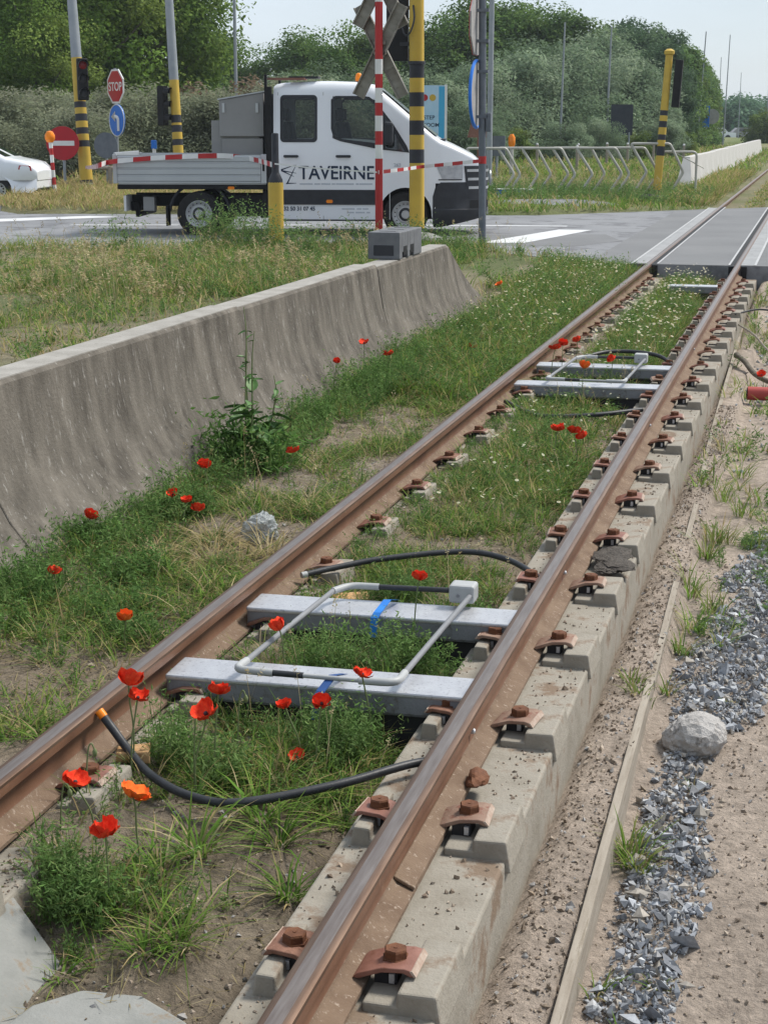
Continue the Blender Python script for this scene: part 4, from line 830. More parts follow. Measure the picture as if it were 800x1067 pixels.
# chevron cycle racks
def rack_hoop(loc, rz, label, w=.86, h=1.10, kink=.24, lean=0.):
    t = thing('cycle_rack', label, 'cycle rack', loc, rz, 'white tube cycle racks beyond the road'); t.rotation_euler = (lean, 0, rz)
    P = arc_path([(-w / 2, 0, -.05), (-w / 2 + kink + .06, 0, h * .48), (-w / 2, 0, h), (w / 2, 0, h), (w / 2 + kink, 0, h * .48), (w / 2 - .06, 0, -.05)], .07, 4)
    B().tube(P, .033, 8).obj('tube', K['rack'], t, 60); return t
names = ['first cycle rack hoop of the row, half hidden by the edge-on sign post', 'cycle rack hoop second in the row from the sign post', 'cycle rack hoop third in the row from the sign post', 'cycle rack hoop fourth in the row from the sign post', 'cycle rack hoop fifth in the row from the sign post', 'cycle rack hoop sixth in the row from the sign post', 'tilted cycle rack hoop next to the striped signal pole']
for k in range(7): rack_hoop((-7.5 + .60 * k, 38.0 + .27 * k + (.45 if k % 2 else 0), -.02), R(13), names[k], .92, 1.16 if k < 6 else 1.26, .34)
t = thing('square_rack', 'square white tube hoop standing right of the striped signal pole', 'cycle rack', (-3.25, 39.9, -.05), R(14)); B().tube(arc_path([(-.42, 0, 0), (-.42, 0, 1.1), (.42, 0, 1.1), (.42, 0, 0)], .12, 5), .03, 8).obj('tube', K['rack'], t, 60); B().tube([(-.05, -.02, 1.06), (.6, -.02, .72)], .012, 6).obj('brace', K['rack'], t)
b = B(); b.box(-.9, .9, -.05, .05, 0, .09); tag(b.obj('white_kerb_beam', K['white'], loc=(-6.15, 37.2, .02), rot=(0, 0, R(13)), bevel=.015), 'white beam lying on the grass under the cycle racks', 'beam')
b = B(); b.box(-.45, .45, -.2, .2, 0, .14); b.box(-.46, .46, -.21, .21, .14, .16, 1); tag(b.obj('blue_white_case', [K['bluesign'], K['white']], loc=(-6.9, 38.3, .06), rot=(0, 0, R(10)), bevel=.01), 'blue and white case on the ground behind the racks', 'case')
tag(lump('asphalt_mound', (-5.6, 35.2, -.02), (1.6, 1.2, .14), K['asphalt'], None, 41, 4, .2), 'low broken asphalt mound on the far verge under the racks', 'mound')
tag(lump('asphalt_mound', (-3.6, 37.5, 0), (.45, .4, .16), K['chassis'], None, 44, 3, .3), 'small dark asphalt heap at the foot of the far signal pole', 'mound')
tag(lump('concrete_stub', (-2.9, 37.9, .02), (.4, .25, .1), K['slab'], None, 45, 3, .2), 'broken concrete stub on the far verge beside the left rail', 'concrete stub')
# boards and far signs
t = thing('dark_board', 'dark square board on legs before the dark trees', 'board', (-8.95, 77.3, .6)); B().box(-.50, .50, -.03, .03, .62, 2.0).obj('panel', K['board'], t, rot=(0, 0, R(10)));
for s in (-.35, .35): B().cyl((s, .04, -.8), (s, .04, .75), .04, .04, 8).obj('leg', K['greypole'], t)
t = thing('information_board', 'pale blue information board with dark lettering behind the van bonnet', 'board', (-10.45, 45.1, .9), R(16))
B().box(-.50, .36, -.03, .03, .2, 1.83).obj('panel', mat('pale_blue_print', (.30, .50, .66), (.48, .62, .74), 1.5, .4), t); B().box(.20, .36, -.034, -.031, .2, 1.8).obj('blue_strip', mat('cyan_print', (.05, .32, .55), (.05, .36, .6), 2, .4), t); B().box(.36, .43, -.04, .04, .1, 1.85).obj('frame', K['white'], t)
text_obj('lettering', 'STEP', .15, K['navy'], t, (-.22, -.033, .92), (R(90), 0, 0), .002); text_obj('lettering', 'ZOOM', .15, K['navy'], t, (-.24, -.033, .72), (R(90), 0, 0), .002)
for (x, m) in ((-.19, 'signred'), (.03, 'yellow')): B().lathe([(.09, -.036), (.09, -.032)], 16, axis='y', c=(x, 0, 1.5)).obj('emblem', K[m], t)
for s in (-.4, .3): B().cyl((s, .02, -1.2), (s, .02, .3), .05, .05, 8).obj('leg', K['greypole'], t)
t = thing('red_sign', 'dull red sign back beside the information board', 'road sign', (-10.1, 50, .3)); b = B(); prism_ccw(b, [(-.36, 1.0), (.30, 1.0), (.12, 1.62), (-.2, 1.62)], 'y', -.01, .01); b.obj('panel', K['clip'], t); B().cyl((-.02, .04, -.4), (-.02, .04, 1.6), .04, .04, 8).obj('post', K['clip'], t)
t = thing('grey_sign', 'dark grey sign panel low beside the red sign', 'road sign', (-9.6, 50.3, .2)); B().box(-.26, .26, -.02, .02, .55, 1.15).obj('panel', K['darkpole'], t); B().cyl((0, .04, -.4), (0, .04, .7), .04, .04, 8).obj('post', K['greypole'], t)
t = thing('blue_sign', 'round edged blue and white sign in front of the receding tree row', 'road sign', (-7.6, 115, .2)); B().box(-.30, .16, -.03, .03, 1.35, 2.75).obj('panel', K['bluesign'], t, bevel=.01); B().lathe([(.5, -.05), (.5, .0)], 20, axis='y', c=(.32, .06, 2.05)).obj('pale_disc', K['signback'], t); B().cyl((-.02, .05, -.4), (-.02, .05, 2), .05, .05, 8).obj('post', K['greypole'], t)
def at_ground(x, y): return (x, y, gzf(x, y))
posts = [(-8.3, 58.5), (-10.3, 62.0), (-9.1, 64.5), (-8.25, 66.5), (-7.6, 68.0), (-6.75, 70.0), (-5.2, 66.0), (-9.95, 50.0)]
plabs = ['small pale fence post far left behind the racks', 'pale fence post near the willow lamp post', 'pale fence post in the grass right of the willow lamp post', 'pale fence post left of the dark board', 'pale fence post below the dark board', 'pale fence post right of the dark board', 'pale fence post left of the far signal pole', 'pale fence post beside the red sign']
for (x, y), l in zip(posts, plabs):
    t = thing('fence_post', l, 'fence post', at_ground(x, y), 0, 'pale fence posts in the meadow'); B().box(-.045, .045, -.045, .045, -.2, .8).obj('post', K['wood'], t); B().lathe([(.05, .8), (.035, .85), (0, .86)], 8).obj('cap', K['white'], t)
t = thing('hydrant_marker', 'post with a yellow orange top standing behind the racks', 'marker post', at_ground(-9.45, 52)); B().cyl((0, 0, -.2), (0, 0, .95), .06, .06, 10).obj('post', K['wall2'], t); B().lathe([(.08, .9), (.11, 1.0), (.11, 1.2), (.05, 1.3)], 10).obj('orange_top', K['orange'], t, 40)
# distant road: parked cars
for k, (x, y, w, m, l) in enumerate(((-17.6, 206, 4.0, 'vanwhite', 'tiny distant white car at the far end of the tree row'), (-18.9, 205, 2.4, 'chassis', 'tiny distant dark car left of the white one'), (-12.9, 210, 5, 'vanwhite', 'tiny distant pale van between the trees and the far mast'), (-9.0, 212, 4, 'toolbox', 'tiny distant grey car near the right edge'))):
    t = thing('distant_car', l, 'car', (x, y, -.1), R(14)); b = B(); prism_ccw(b, [(-w / 2, .35), (w / 2, .35), (w / 2, .9), (w * .3, 1.0), (w * .2, 1.5), (-w * .35, 1.5), (-w / 2, 1.0)], 'y', -.9, .9); b.obj('body', K[m], t)
    for s in (-1, 1): B().lathe([(.33, -.95), (.33, -.7)], 12, axis='y', c=(s * w * .3, 0, .33)).obj('wheel', K['tyre'], t)
    B().box(-w * .3, w * .2, -.91, -.89, 1.05, 1.4).obj('window', K['glass'], t)
# low timber rail and kerb on the island
b = B(); b.tube([(-17.6, 38.5, .62), (-13.2, 40.3, .60)], .05, 8);
for x, y in ((-17.2, 38.66), (-15.6, 39.3), (-14.2, 39.9)): b.tube([(x, y, 0), (x, y, .66)], .06, 8)
tag(b.obj('timber_rail', K['wood'], smooth=50), 'low timber rail on the dry grass left of the van', 'rail fence')
# warning tape from the left pole, round the bed, to the posts by the crossing
def tape(pts, label, seg=.28, w=.075):
    sp = smooth_path(pts, 14); L = 0; cur = 0; groups = [[], []]; t = thing('warning_tape', label, 'warning tape', (0, 0, 0)); b = B()
    for i in range(len(sp) - 1):
        a, c = sp[i], sp[i + 1]; n = max(1, int((c - a).length / .07))
        for k in range(n):
            p, q = a.lerp(c, k / n), a.lerp(c, (k + 1) / n); L += (q - p).length; m = int(L / seg) % 2
            tw = .35 * math.sin(L * 1.3); d = Vector((0, -.4 * math.sin(tw), math.cos(tw))) * w / 2
            b.add([p - d, q - d, q + d, p + d, p - d + Vector((0, .002, 0)), q - d + Vector((0, .002, 0)), q + d + Vector((0, .002, 0)), p + d + Vector((0, .002, 0))], [(0, 1, 2, 3), (7, 6, 5, 4), (0, 4, 5, 1), (3, 2, 6, 7)], m)
    b.obj('band', [K['white'], K['red']], t); return t
dv = Vector((math.cos(R(11.5)), math.sin(R(11.5)), 0)); nv = Vector((math.sin(R(11.5)), -math.cos(R(11.5)), 0)); V0 = Vector((-7.72, 24.50, 0))
bp = lambda s, o, z: V0 + dv * s + nv * o + Vector((0, 0, z))
tape([(-18.0, 38.95, .62), bp(-3.5, -1.2, 1.0), bp(-2.99, .03, 1.10), bp(-2.6, .05, 1.14), bp(-2.0, .05, 1.18), bp(-1.2, .05, 1.20), bp(-.75, .09, 1.15), (-7.56, 22.69, 1.10)], 'red and white warning tape running along the van bed to the bollard', .26)
tape([(-7.54, 22.66, 1.12), (-7.0, 22.35, 1.085), (-6.4, 22.0, 1.06), (-5.77, 21.68, 1.04)], 'thin twisted white tape strung from the bollard to the striped post', 9, .02)
tape([(-5.75, 21.68, 1.04), (-5.6, 22.4, 1.06), (-5.50, 23.2, 1.08), (-5.0, 22.9, 1.13), (-4.52, 22.55, 1.18)], 'red and white warning tape from the striped post to the sign post', .2, .05)
# ------------------------------------------------------------------ vegetation toolkit (numpy)
class Veg:
    def __init__(s): s.V = []; s.F = []; s.C = []; s.n = 0
    def push(s, V, F, C): s.V.append(V.reshape(-1, 3)); s.F.append(F.reshape(-1, 3) + s.n); s.C.append(C.reshape(-1, 3)); s.n += V.reshape(-1, 3).shape[0]
    def blades(s, P, ang, L, W, lean, bend, col, seg=3, tip=None, z_up=None):
        """curved tapering strips; lean and bend are horizontal travel per length"""
        N = len(P); t = np.linspace(0, 1, seg + 1); d = np.stack([np.cos(ang), np.sin(ang)], 1); p = np.stack([-np.sin(ang), np.cos(ang), np.zeros(N)], 1)
        h = L[:, None] * (lean[:, None] * t + bend[:, None] * t ** 2)
        v = L[:, None] * np.maximum(t * np.sqrt(np.clip(1 - lean ** 2, .02, 1))[:, None] - .55 * bend[:, None] * t ** 2.2, -1)
        cen = P[:, None, :] + np.concatenate([h[..., None] * d[:, None, :], v[..., None]], 2)
        hw = W[:, None] * .5 * np.clip(1.15 - t ** 1.6, 0, 1) * np.minimum(1, .55 + t * 3)
        Lf = cen[:, :-1] - p[:, None] * hw[:, :-1, None]; Rt = cen[:, :-1] + p[:, None] * hw[:, :-1, None]
        V = np.concatenate([Lf, Rt, cen[:, -1:]], 1); k = 2 * seg + 1; F = []
        for i in range(seg - 1): F += [(i, seg + i, seg + i + 1), (i, seg + i + 1, i + 1)]
        F.append((seg - 1, 2 * seg - 1, 2 * seg)); F = np.array(F)[None] + (np.arange(N) * k)[:, None, None]
        C = np.repeat(col[:, None, :], k, 1)
        if tip is not None: C[:, -1] = tip; C[:, seg - 1] = C[:, seg - 1] * .6 + tip * .4; C[:, 2 * seg - 1] = C[:, seg - 1]
        s.push(V, F, C); return cen
    def leaves(s, P, size, col, up=.5, asp=.5, rg=rng, nrm=None, curl=0.):
        """small folded diamond leaves with random facing"""
        N = len(P); n = rg.normal(size=(N, 3)); n[:, 2] = np.abs(n[:, 2]) + up
        if nrm is not None: n = n * .8 + nrm
        n /= np.linalg.norm(n, axis=1)[:, None]; a = rg.normal(size=(N, 3)); a -= n * (a * n).sum(1)[:, None]; a /= np.linalg.norm(a, axis=1)[:, None] + 1e-9; b = np.cross(n, a)
        sz = np.broadcast_to(size, (N,))[:, None]
        V = np.stack([P - a * sz * .5, P + b * sz * asp * .5 - n * sz * .08, P + a * sz * .5, P - b * sz * asp * .5 - n * sz * .08], 1)
        F = np.array([(0, 1, 2), (0, 2, 3)])[None] + (np.arange(N) * 4)[:, None, None]
        s.push(V, F, np.repeat(col[:, None, :], 4, 1))
    def discs(s, P, r, col, cen_col, rg=rng, n=7):
        N = len(P); nr = rg.normal(size=(N, 3)) * .35; nr[:, 2] = 1; nr /= np.linalg.norm(nr, axis=1)[:, None]
        a = np.cross(nr, np.array([1., 0, 0])); a /= np.linalg.norm(a, axis=1)[:, None]; b = np.cross(nr, a)
        th = np.arange(n) * 2 * np.pi / n; rr = np.broadcast_to(r, (N,))
        ring = P[:, None] + (a[:, None] * np.cos(th)[None, :, None] + b[:, None] * np.sin(th)[None, :, None]) * rr[:, None, None]
        V = np.concatenate([ring, P[:, None] + nr[:, None] * rr[:, None, None] * .25], 1)
        F = np.array([(i, (i + 1) % n, n) for i in range(n)])[None] + (np.arange(N) * (n + 1))[:, None, None]
        C = np.repeat(col[:, None, :], n + 1, 1); C[:, -1] = cen_col; s.push(V, F, C)
    def mesh(s, name, m=None): return npmesh(name, np.concatenate(s.V), np.concatenate(s.F), np.clip(np.concatenate(s.C), 0, 1), m or K['leaf'])
GR = np.array([[.095, .19, .03], [.13, .235, .04], [.078, .155, .028], [.17, .25, .055], [.225, .25, .085]])
DRY = np.array([[.36, .30, .16], [.42, .36, .22], [.30, .24, .12], [.26, .24, .11]])
WEED = np.array([[.105, .195, .052], [.135, .225, .07], [.09, .17, .045], [.16, .24, .078]])
def pick(pal, n, var=.18, rg=rng): return pal[rg.integers(0, len(pal), n)] * (1 + rg.normal(size=(n, 1)) * var)
def with_z(x, y, dz=0.): return np.stack([x, y, gz(x, y) + dz], 1)
def tufts(vg, cx, cy, nb, r, L, W, pal, dryf=.12, lean=(.15, .6), bend=(.2, .9), seg=3, dz=0.):
    """grass tufts at (cx, cy), nb blades each, blades fan outwards"""
    n = len(cx); k = np.repeat(np.arange(n), nb); N = len(k); a = rng.uniform(0, 2 * np.pi, N); q = rng.random(N) ** .7 * np.repeat(np.broadcast_to(r, (n,)), nb)
    x = cx[k] + np.cos(a) * q; y = cy[k] + np.sin(a) * q; aa = a + rng.normal(size=N) * .7
    Ls = np.repeat(np.broadcast_to(L, (n,)), nb) * rng.uniform(.45, 1.15, N)
    c = pick(pal, N) * np.repeat(rng.uniform(.8, 1.2, n), nb)[:, None]; dm = rng.random(N) < dryf; c[dm] = pick(DRY, dm.sum())
    P = with_z(x, y, dz - .008); P[:, 2] += 0
    vg.blades(P, aa, Ls, np.broadcast_to(W, (N,)) * rng.uniform(.7, 1.3, N), rng.uniform(*lean, N), rng.uniform(*bend, N), c, seg, c * np.array([1.25, 1.12, .9]))
def weeds(vg, cx, cy, ns, H, pal, lsize=.016, nl=14, spread=.5, r=.02, up=.3):
    """bushy small-leaved herbs: ns stems per plant, leaflets along each stem"""
    n = len(cx); k = np.repeat(np.arange(n), ns); N = len(k); a = rng.uniform(0, 2 * np.pi, N); x = cx[k] + np.cos(a) * r * rng.random(N); y = cy[k] + np.sin(a) * r * rng.random(N)
    Ls = np.repeat(np.broadcast_to(H, (n,)), ns) * rng.uniform(.55, 1.1, N); c = pick(pal, N, .12) * np.repeat(rng.uniform(.8, 1.2, n), ns)[:, None]
    P = with_z(x, y, -.005); cen = vg.blades(P, a, Ls, np.full(N, .0035), rng.uniform(.1, spread, N), rng.uniform(0, .25, N), c * .9, 3)
    t = rng.uniform(.12, 1, (N, nl)); i = np.minimum((t * 3).astype(int), 2); f = t * 3 - i; ar = np.arange(N)[:, None]
    Q = cen[ar, i] * (1 - f[..., None]) + cen[ar, i + 1] * f[..., None]; Q = Q + rng.normal(size=Q.shape) * lsize * .55
    vg.leaves(Q.reshape(-1, 3), rng.uniform(.6, 1.3, N * nl) * lsize, np.repeat(c, nl, 0) * rng.uniform(.75, 1.3, (N * nl, 1)), up, .26)
def seedgrass(vg, cx, cy, H, pal, head=.05, nspk=10):
    N = len(cx); a = rng.uniform(0, 2 * np.pi, N); L = np.broadcast_to(H, (N,)) * rng.uniform(.7, 1.15, N); c = pick(pal, N, .15)
    cen = vg.blades(with_z(cx, cy, -.01), a, L, np.full(N, .0035), rng.uniform(.02, .3, N), rng.uniform(0, .3, N), c, 4)
    t = rng.random((N, nspk)); d = cen[:, -1] - cen[:, -2]; d /= np.linalg.norm(d, axis=1)[:, None] + 1e-9
    Q = cen[:, -1][:, None] - d[:, None] * (t[..., None] * head) + rng.normal(size=(N, nspk, 3)) * head * .09
    vg.leaves(Q.reshape(-1, 3), rng.uniform(.6, 1.2, N * nspk) * head * .3, np.repeat(c, nspk, 0) * rng.uniform(.85, 1.25, (N * nspk, 1)), 1.0, .35)
def scatter(n, x0, x1, y0, y1, dens=None, ypow=1.0):
    """random points, kept with probability dens(x, y)"""
    x = rng.uniform(x0, x1, n); y = y0 + (y1 - y0) * rng.random(n) ** ypow
    if dens is not None: k = rng.random(n) < dens(x, y); x, y = x[k], y[k]
    return x, y
def carpet(vg, n, x0, x1, y0, y1, dens, size, pal, hmax=.03):
    """ground-hugging small leaves and moss filling between the tufts"""
    x, y = scatter(n, x0, x1, y0, y1, dens); n = len(x); vg.leaves(with_z(x, y, rng.uniform(.002, hmax, n)), rng.uniform(.5, 1.4, n) * size, pick(pal, n, .2), 1.2, .45)
def stuff(vg, name, label, cat): return tag(link(name, vg.mesh(name)), label, cat, kind='stuff')

# ------------------------------------------------------------------ between the rails
def d_mid(x, y):
    n = fbm(x * 2.6, y * 2.6, 61, 3); base = np.clip((n - .35) * 5, 0, 1)
    base = np.maximum(base, np.clip((y - 6.2) / 3.5, 0, .62)); base *= np.clip((y - 3.15) / .4, 0.02, 1)
    hose_bare = ((np.abs(x + 1.24) < .12) & (np.abs(y - 3.55) < .3)) | ((np.abs(y - 6.9) < .16)) | ((np.abs(y - 4.45) < .08) & (x < -1.6))
    box = (np.abs(y - 4.74) < .11) | (np.abs(y - 5.52) < .11) | (np.abs(y - 11.0) < .11) | (np.abs(y - 11.92) < .11)
    return np.where(box, 0, np.where(hose_bare, base * .1, base))
vg = Veg()
x, y = scatter(1300, -1.76, -1.12, 3.0, 9, d_mid); tufts(vg, x, y, 16, rng.uniform(.015, .05, len(x)), rng.uniform(.07, .17, len(x)), .0042, GR, .28)
x, y = scatter(1300, -1.74, -1.13, 8, 20.2, d_mid); tufts(vg, x, y, 14, rng.uniform(.02, .07, len(x)), rng.uniform(.10, .22, len(x)), .0065, GR, .28, seg=2)
x, y = scatter(900, -1.75, -1.12, 3.1, 9, d_mid); weeds(vg, x, y, 5, rng.uniform(.05, .13, len(x)), WEED, .016, 12)
x, y = scatter(900, -1.74, -1.12, 8, 20.2, d_mid); weeds(vg, x, y, 5, rng.uniform(.08, .2, len(x)), WEED, .026, 12)
x, y = scatter(4200, -1.76, -1.1, 3.0, 12, None); n = len(x)      # dead strands on the soil
vg.blades(with_z(x, y, .006), rng.uniform(0, 6.3, n), rng.uniform(.03, .10, n), np.full(n, .003), np.full(n, .985), np.zeros(n), pick(DRY, n) * .8, 2)
x, y = scatter(240, -1.72, -1.15, 4.3, 14, d_mid); seedgrass(vg, x, y, .26, DRY, .05)
x, y = scatter(420, -1.90, -1.74, 3.3, 12, lambda x, y: np.clip((fbm(x * 3, y * 3, 66, 2) - .35) * 4, 0, 1)); tufts(vg, x, y, 9, .03, rng.uniform(.05, .13, len(x)), .0042, GR, .35)
x, y = scatter(300, -1.88, -1.74, 3.3, 12); weeds(vg, x, y, 4, rng.uniform(.03, .10, len(x)), WEED, .016, 11)
# the bushy clumps seen in the foreground
for (cx, cy, r, h, n) in ((-1.70, 3.42, .085, .17, 44), (-1.62, 3.38, .05, .12, 16), (-1.73, 4.22, .07, .22, 26), (-1.58, 4.16, .07, .18, 24), (-1.33, 4.42, .09, .22, 36), (-1.28, 4.52, .08, .2, 22), (-1.55, 5.1, .1, .2, 40), (-1.35, 5.2, .12, .22, 44), (-1.2, 5.25, .08, .18, 26), (-1.5, 6.05, .08, .18, 30), (-1.18, 5.95, .06, .2, 22)):
    a = rng.uniform(0, 6.3, n); q = r * np.sqrt(rng.random(n)); weeds(vg, cx + q * np.cos(a), cy + q * np.sin(a), 3, np.full(n, h), WEED[[1, 3, 0]], .021, 16, .35)
for (cx, cy, nb, L) in ((-1.48, 3.72, 60, .2), (-1.55, 3.62, 40, .17), (-1.36, 3.28, 60, .15), (-1.42, 3.22, 40, .13), (-1.20, 3.62, 60, .14), (-1.27, 4.2, 60, .18), (-1.38, 3.95, 50, .2), (-1.50, 4.25, 50, .15), (-1.15, 4.25, 50, .13), (-1.62, 3.18, 30, .1), (-1.3, 3.85, 60, .18)):
    tufts(vg, np.array([cx]), np.array([cy]), nb, .03, L, .0055, GR[[1, 3, 0]], .14, (.25, .8), (.3, 1.0), 4)
x, y = scatter(330, -1.74, -1.15, 13, 20.2); n = len(x); z = gz(x, y) + rng.uniform(.12, .26, n)      # small white daisies
vg.discs(np.stack([x, y, z], 1), rng.uniform(.009, .016, n), np.tile([.72, .72, .66], (n, 1)), np.array([.6, .45, .08]))
x, y = scatter(120, -1.74, -1.15, 7.2, 13); n = len(x); vg.discs(np.stack([x, y, gz(x, y) + rng.uniform(.1, .22, n)], 1), rng.uniform(.006, .011, n), np.tile([.66, .68, .58], (n, 1)), np.array([.55, .5, .2]))
carpet(vg, 26000, -1.76, -1.11, 3.0, 9, d_mid, .014, np.vstack([GR, DRY[[2, 3]]])); carpet(vg, 15000, -1.76, -1.11, 8, 20.2, d_mid, .024, np.vstack([GR, DRY[[2]]]), .05)
stuff(vg, 'track_weeds', 'low grass and small weeds growing between the rails', 'weeds')

# ------------------------------------------------------------------ left verge between the rail and the barrier
def d_left(x, y):
    n = fbm(x * 1.9 + 7, y * 1.9, 71, 3); b = np.clip((n - .37) * 4.5, 0.05, 1); b = np.maximum(b, np.clip((-2.68 - x) / .3, 0, .7)); b = np.maximum(b, np.clip((y - 9) / 4, 0, .8))
    return np.where(x > -2.06, 0, b)
vg = Veg()
x, y = scatter(2500, -3.08, -2.05, 4.2, 11, d_left); tufts(vg, x, y, 11, rng.uniform(.02, .07, len(x)), rng.uniform(.06, .18, len(x)), .0048, GR, .3, (.2, .8))
x, y = scatter(1500, -3.08, -2.05, 4.2, 11, d_left); weeds(vg, x, y, 4, rng.uniform(.04, .12, len(x)), WEED, .017, 13, .7)
x, y = scatter(360, -3.02, -2.68, 4.5, 15, None); weeds(vg, x, y, 5, rng.uniform(.12, .28, len(x)), WEED[[0, 2, 3]], .026, 15, .4)
x, y = scatter(2600, -3.06, -2.05, 10.5, 20.3, d_left); tufts(vg, x, y, 12, rng.uniform(.03, .09, len(x)), rng.uniform(.12, .30, len(x)), .008, GR, .22, seg=2)
x, y = scatter(1800, -3.06, -2.05, 10.5, 20.3, d_left); weeds(vg, x, y, 4, rng.uniform(.1, .26, len(x)), WEED, .034, 10)
for (cx, cy, r, h, n) in ((-2.86, 10.4, .2, .34, 40), (-2.7, 10.9, .22, .3, 40), (-2.95, 9.4, .15, .25, 26), (-2.9, 11.9, .2, .3, 30), (-2.8, 6.9, .16, .2, 36), (-2.95, 6.3, .12, .18, 30), (-2.6, 5.9, .15, .16, 24), (-2.85, 5.5, .14, .2, 30), (-2.3, 5.2, .1, .14, 16), (-2.5, 5.5, .14, .15, 20)):
    a = rng.uniform(0, 6.3, n); q = r * np.sqrt(rng.random(n)); weeds(vg, cx + q * np.cos(a), cy + q * np.sin(a), 4, np.full(n, h * .9), WEED[[0, 2, 1]], .026, 15, .45)
x, y = scatter(5200, -3.0, -2.05, 4.2, 13); n = len(x); vg.blades(with_z(x, y, .006), rng.uniform(0, 6.3, n), rng.uniform(.04, .13, n), np.full(n, .0035), np.full(n, .98), np.zeros(n), pick(DRY, n) * .85, 2)
for (cx, cy) in ((-2.5, 6.6), (-2.35, 6.2), (-2.62, 6.25), (-2.3, 7.3), (-2.2, 6.45)): tufts(vg, np.array([cx]), np.array([cy]), 110, .07, .2, .005, DRY, 1, (.3, .9), (.3, 1.0), 4)
x, y = scatter(160, -3.0, -2.1, 7, 20, d_left); seedgrass(vg, x, y, .34, DRY, .06)
x, y = scatter(420, -3.0, -2.1, 13, 20.2); n = len(x); vg.discs(np.stack([x, y, gz(x, y) + rng.uniform(.1, .24, n)], 1), rng.uniform(.008, .014, n), np.tile([.66, .66, .58], (n, 1)), np.array([.6, .45, .08]))
carpet(vg, 20000, -3.08, -2.04, 4.2, 11, d_left, .017, np.vstack([GR, DRY[[2, 3]]])); carpet(vg, 15000, -3.06, -2.04, 10, 20.2, d_left, .028, np.vstack([GR, DRY[[2]]]), .05)
stuff(vg, 'verge_weeds', 'patchy grass and leafy weeds on the strip beside the barrier', 'weeds')

# ------------------------------------------------------------------ rough grass behind the barrier up to the road
def not_road(x, y): return ~in_road(x, y)
def d_back(x, y): n = fbm(x * .8, y * .8, 81, 3); return not_road(x, y) * np.clip((n - .33) * 4, .06, 1) * ((x < -3.55) | (y > 15.0))
vg = Veg()
x, y = scatter(5200, -13.5, -3.5, 7, 22.6, d_back); tufts(vg, x, y, 12, rng.uniform(.04, .12, len(x)), rng.uniform(.08, .22, len(x)), .010, GR[[0, 1, 3, 4]], .38, seg=2)
x, y = scatter(2200, -8, -2.1, 15, 22.6, d_back); tufts(vg, x, y, 12, rng.uniform(.04, .10, len(x)), rng.uniform(.12, .34, len(x)), .010, GR, .3, seg=2)
x, y = scatter(1300, -8, -2.1, 15, 22.4, d_back); weeds(vg, x, y, 4, rng.uniform(.12, .3, len(x)), WEED, .045, 10)
x, y = scatter(1500, -13, -3.5, 8, 21.5, d_back); weeds(vg, x, y, 4, rng.uniform(.06, .2, len(x)), WEED, .04, 9)
edge = lambda x, y: not_road(x, y) * np.clip(1 - (np.interp(x, [-10.6, -7, -4.4], [20.6, 21.7, 22.2]) - y) / 1.6, 0, 1)
x, y = scatter(2600, -12.5, -3.6, 17.5, 22.4, edge); tufts(vg, x, y, 12, rng.uniform(.04, .12, len(x)), rng.uniform(.16, .38, len(x)), .009, GR[[0, 1, 3]], .35, seg=2)
x, y = scatter(420, -13, -3.55, 8, 21.8, not_road); seedgrass(vg, x, y, .5, DRY, .09, 14)
for (cx, cy, n) in ((-7.4, 15.6, 60), (-6.6, 14.2, 50), (-6.2, 15.4, 40), (-5.2, 12.4, 40), (-5.4, 15.8, 50), (-4.6, 14.5, 30), (-5.9, 11.8, 30), (-4.9, 17.8, 40)):
    a = rng.uniform(0, 6.3, n); q = .45 * np.sqrt(rng.random(n)); seedgrass(vg, cx + q * np.cos(a), cy + q * np.sin(a), .55, DRY[[0, 1]], .12, 16)
for (cx, cy, h) in ((-7.72, 21.0, .8), (-7.55, 21.3, .7), (-7.95, 21.2, .55), (-6.9, 21.1, .5), (-6.4, 20.4, .45), (-7.3, 20.9, .55), (-9.0, 20.3, .5), (-5.4, 20.6, .4), (-5.2, 21.6, .45), (-4.7, 21.4, .4), (-6.0, 21.4, .45)):
    n = 13; a = rng.uniform(0, 6.3, n); q = .3 * np.sqrt(rng.random(n)); weeds(vg, cx + q * np.cos(a), cy + q * np.sin(a), 3, np.full(n, h), WEED[[1, 3]], .055, 18, .35)
x, y = scatter(5000, -13, -3.5, 7, 22, d_back); n = len(x); vg.blades(with_z(x, y, .01), rng.uniform(0, 6.3, n), rng.uniform(.06, .2, n), np.full(n, .006), np.full(n, .97), np.zeros(n), pick(DRY, n) * .85, 2)
carpet(vg, 26000, -13, -3.5, 7, 22, d_back, .035, np.vstack([GR[[0, 1, 2, 2]], DRY[[2]]]), .05)
stuff(vg, 'roadside_grass', 'rough half dry grass between the barrier and the road', 'grass')

# ------------------------------------------------------------------ right side tufts on sand and gravel
vg = Veg()
for (cx, cy, nb, L, r) in ((-.41, 4.42, 60, .17, .035), (-.44, 4.5, 40, .14, .03), (-.38, 4.36, 30, .11, .02), (-.43, 6.4, 40, .16, .04), (-.40, 6.7, 50, .16, .05), (-.46, 7.2, 40, .18, .04), (-.33, 7.0, 40, .15, .05), (-.28, 6.55, 30, .13, .04), (-.44, 5.85, 30, .1, .03), (-.56, 5.72, 40, .07, .05), (-.52, 5.6, 40, .07, .05), (-.40, 8.3, 50, .2, .06), (-.3, 8.9, 50, .2, .06), (-.42, 9.2, 40, .18, .06), (-.35, 9.9, 40, .18, .06), (-.28, 5.02, 14, .07, .02), (-.2, 5.8, 14, .07, .02), (-.41, 3.62, 14, .08, .02), (-.27, 3.7, 14, .06, .02), (-.33, 3.45, 10, .07, .02), (-.43, 7.9, 50, .2, .05)):
    tufts(vg, np.array([cx]), np.array([cy]), nb, r, L, .0055, GR[[1, 3, 4]], .2, (.1, .5), (.2, .7), 4)
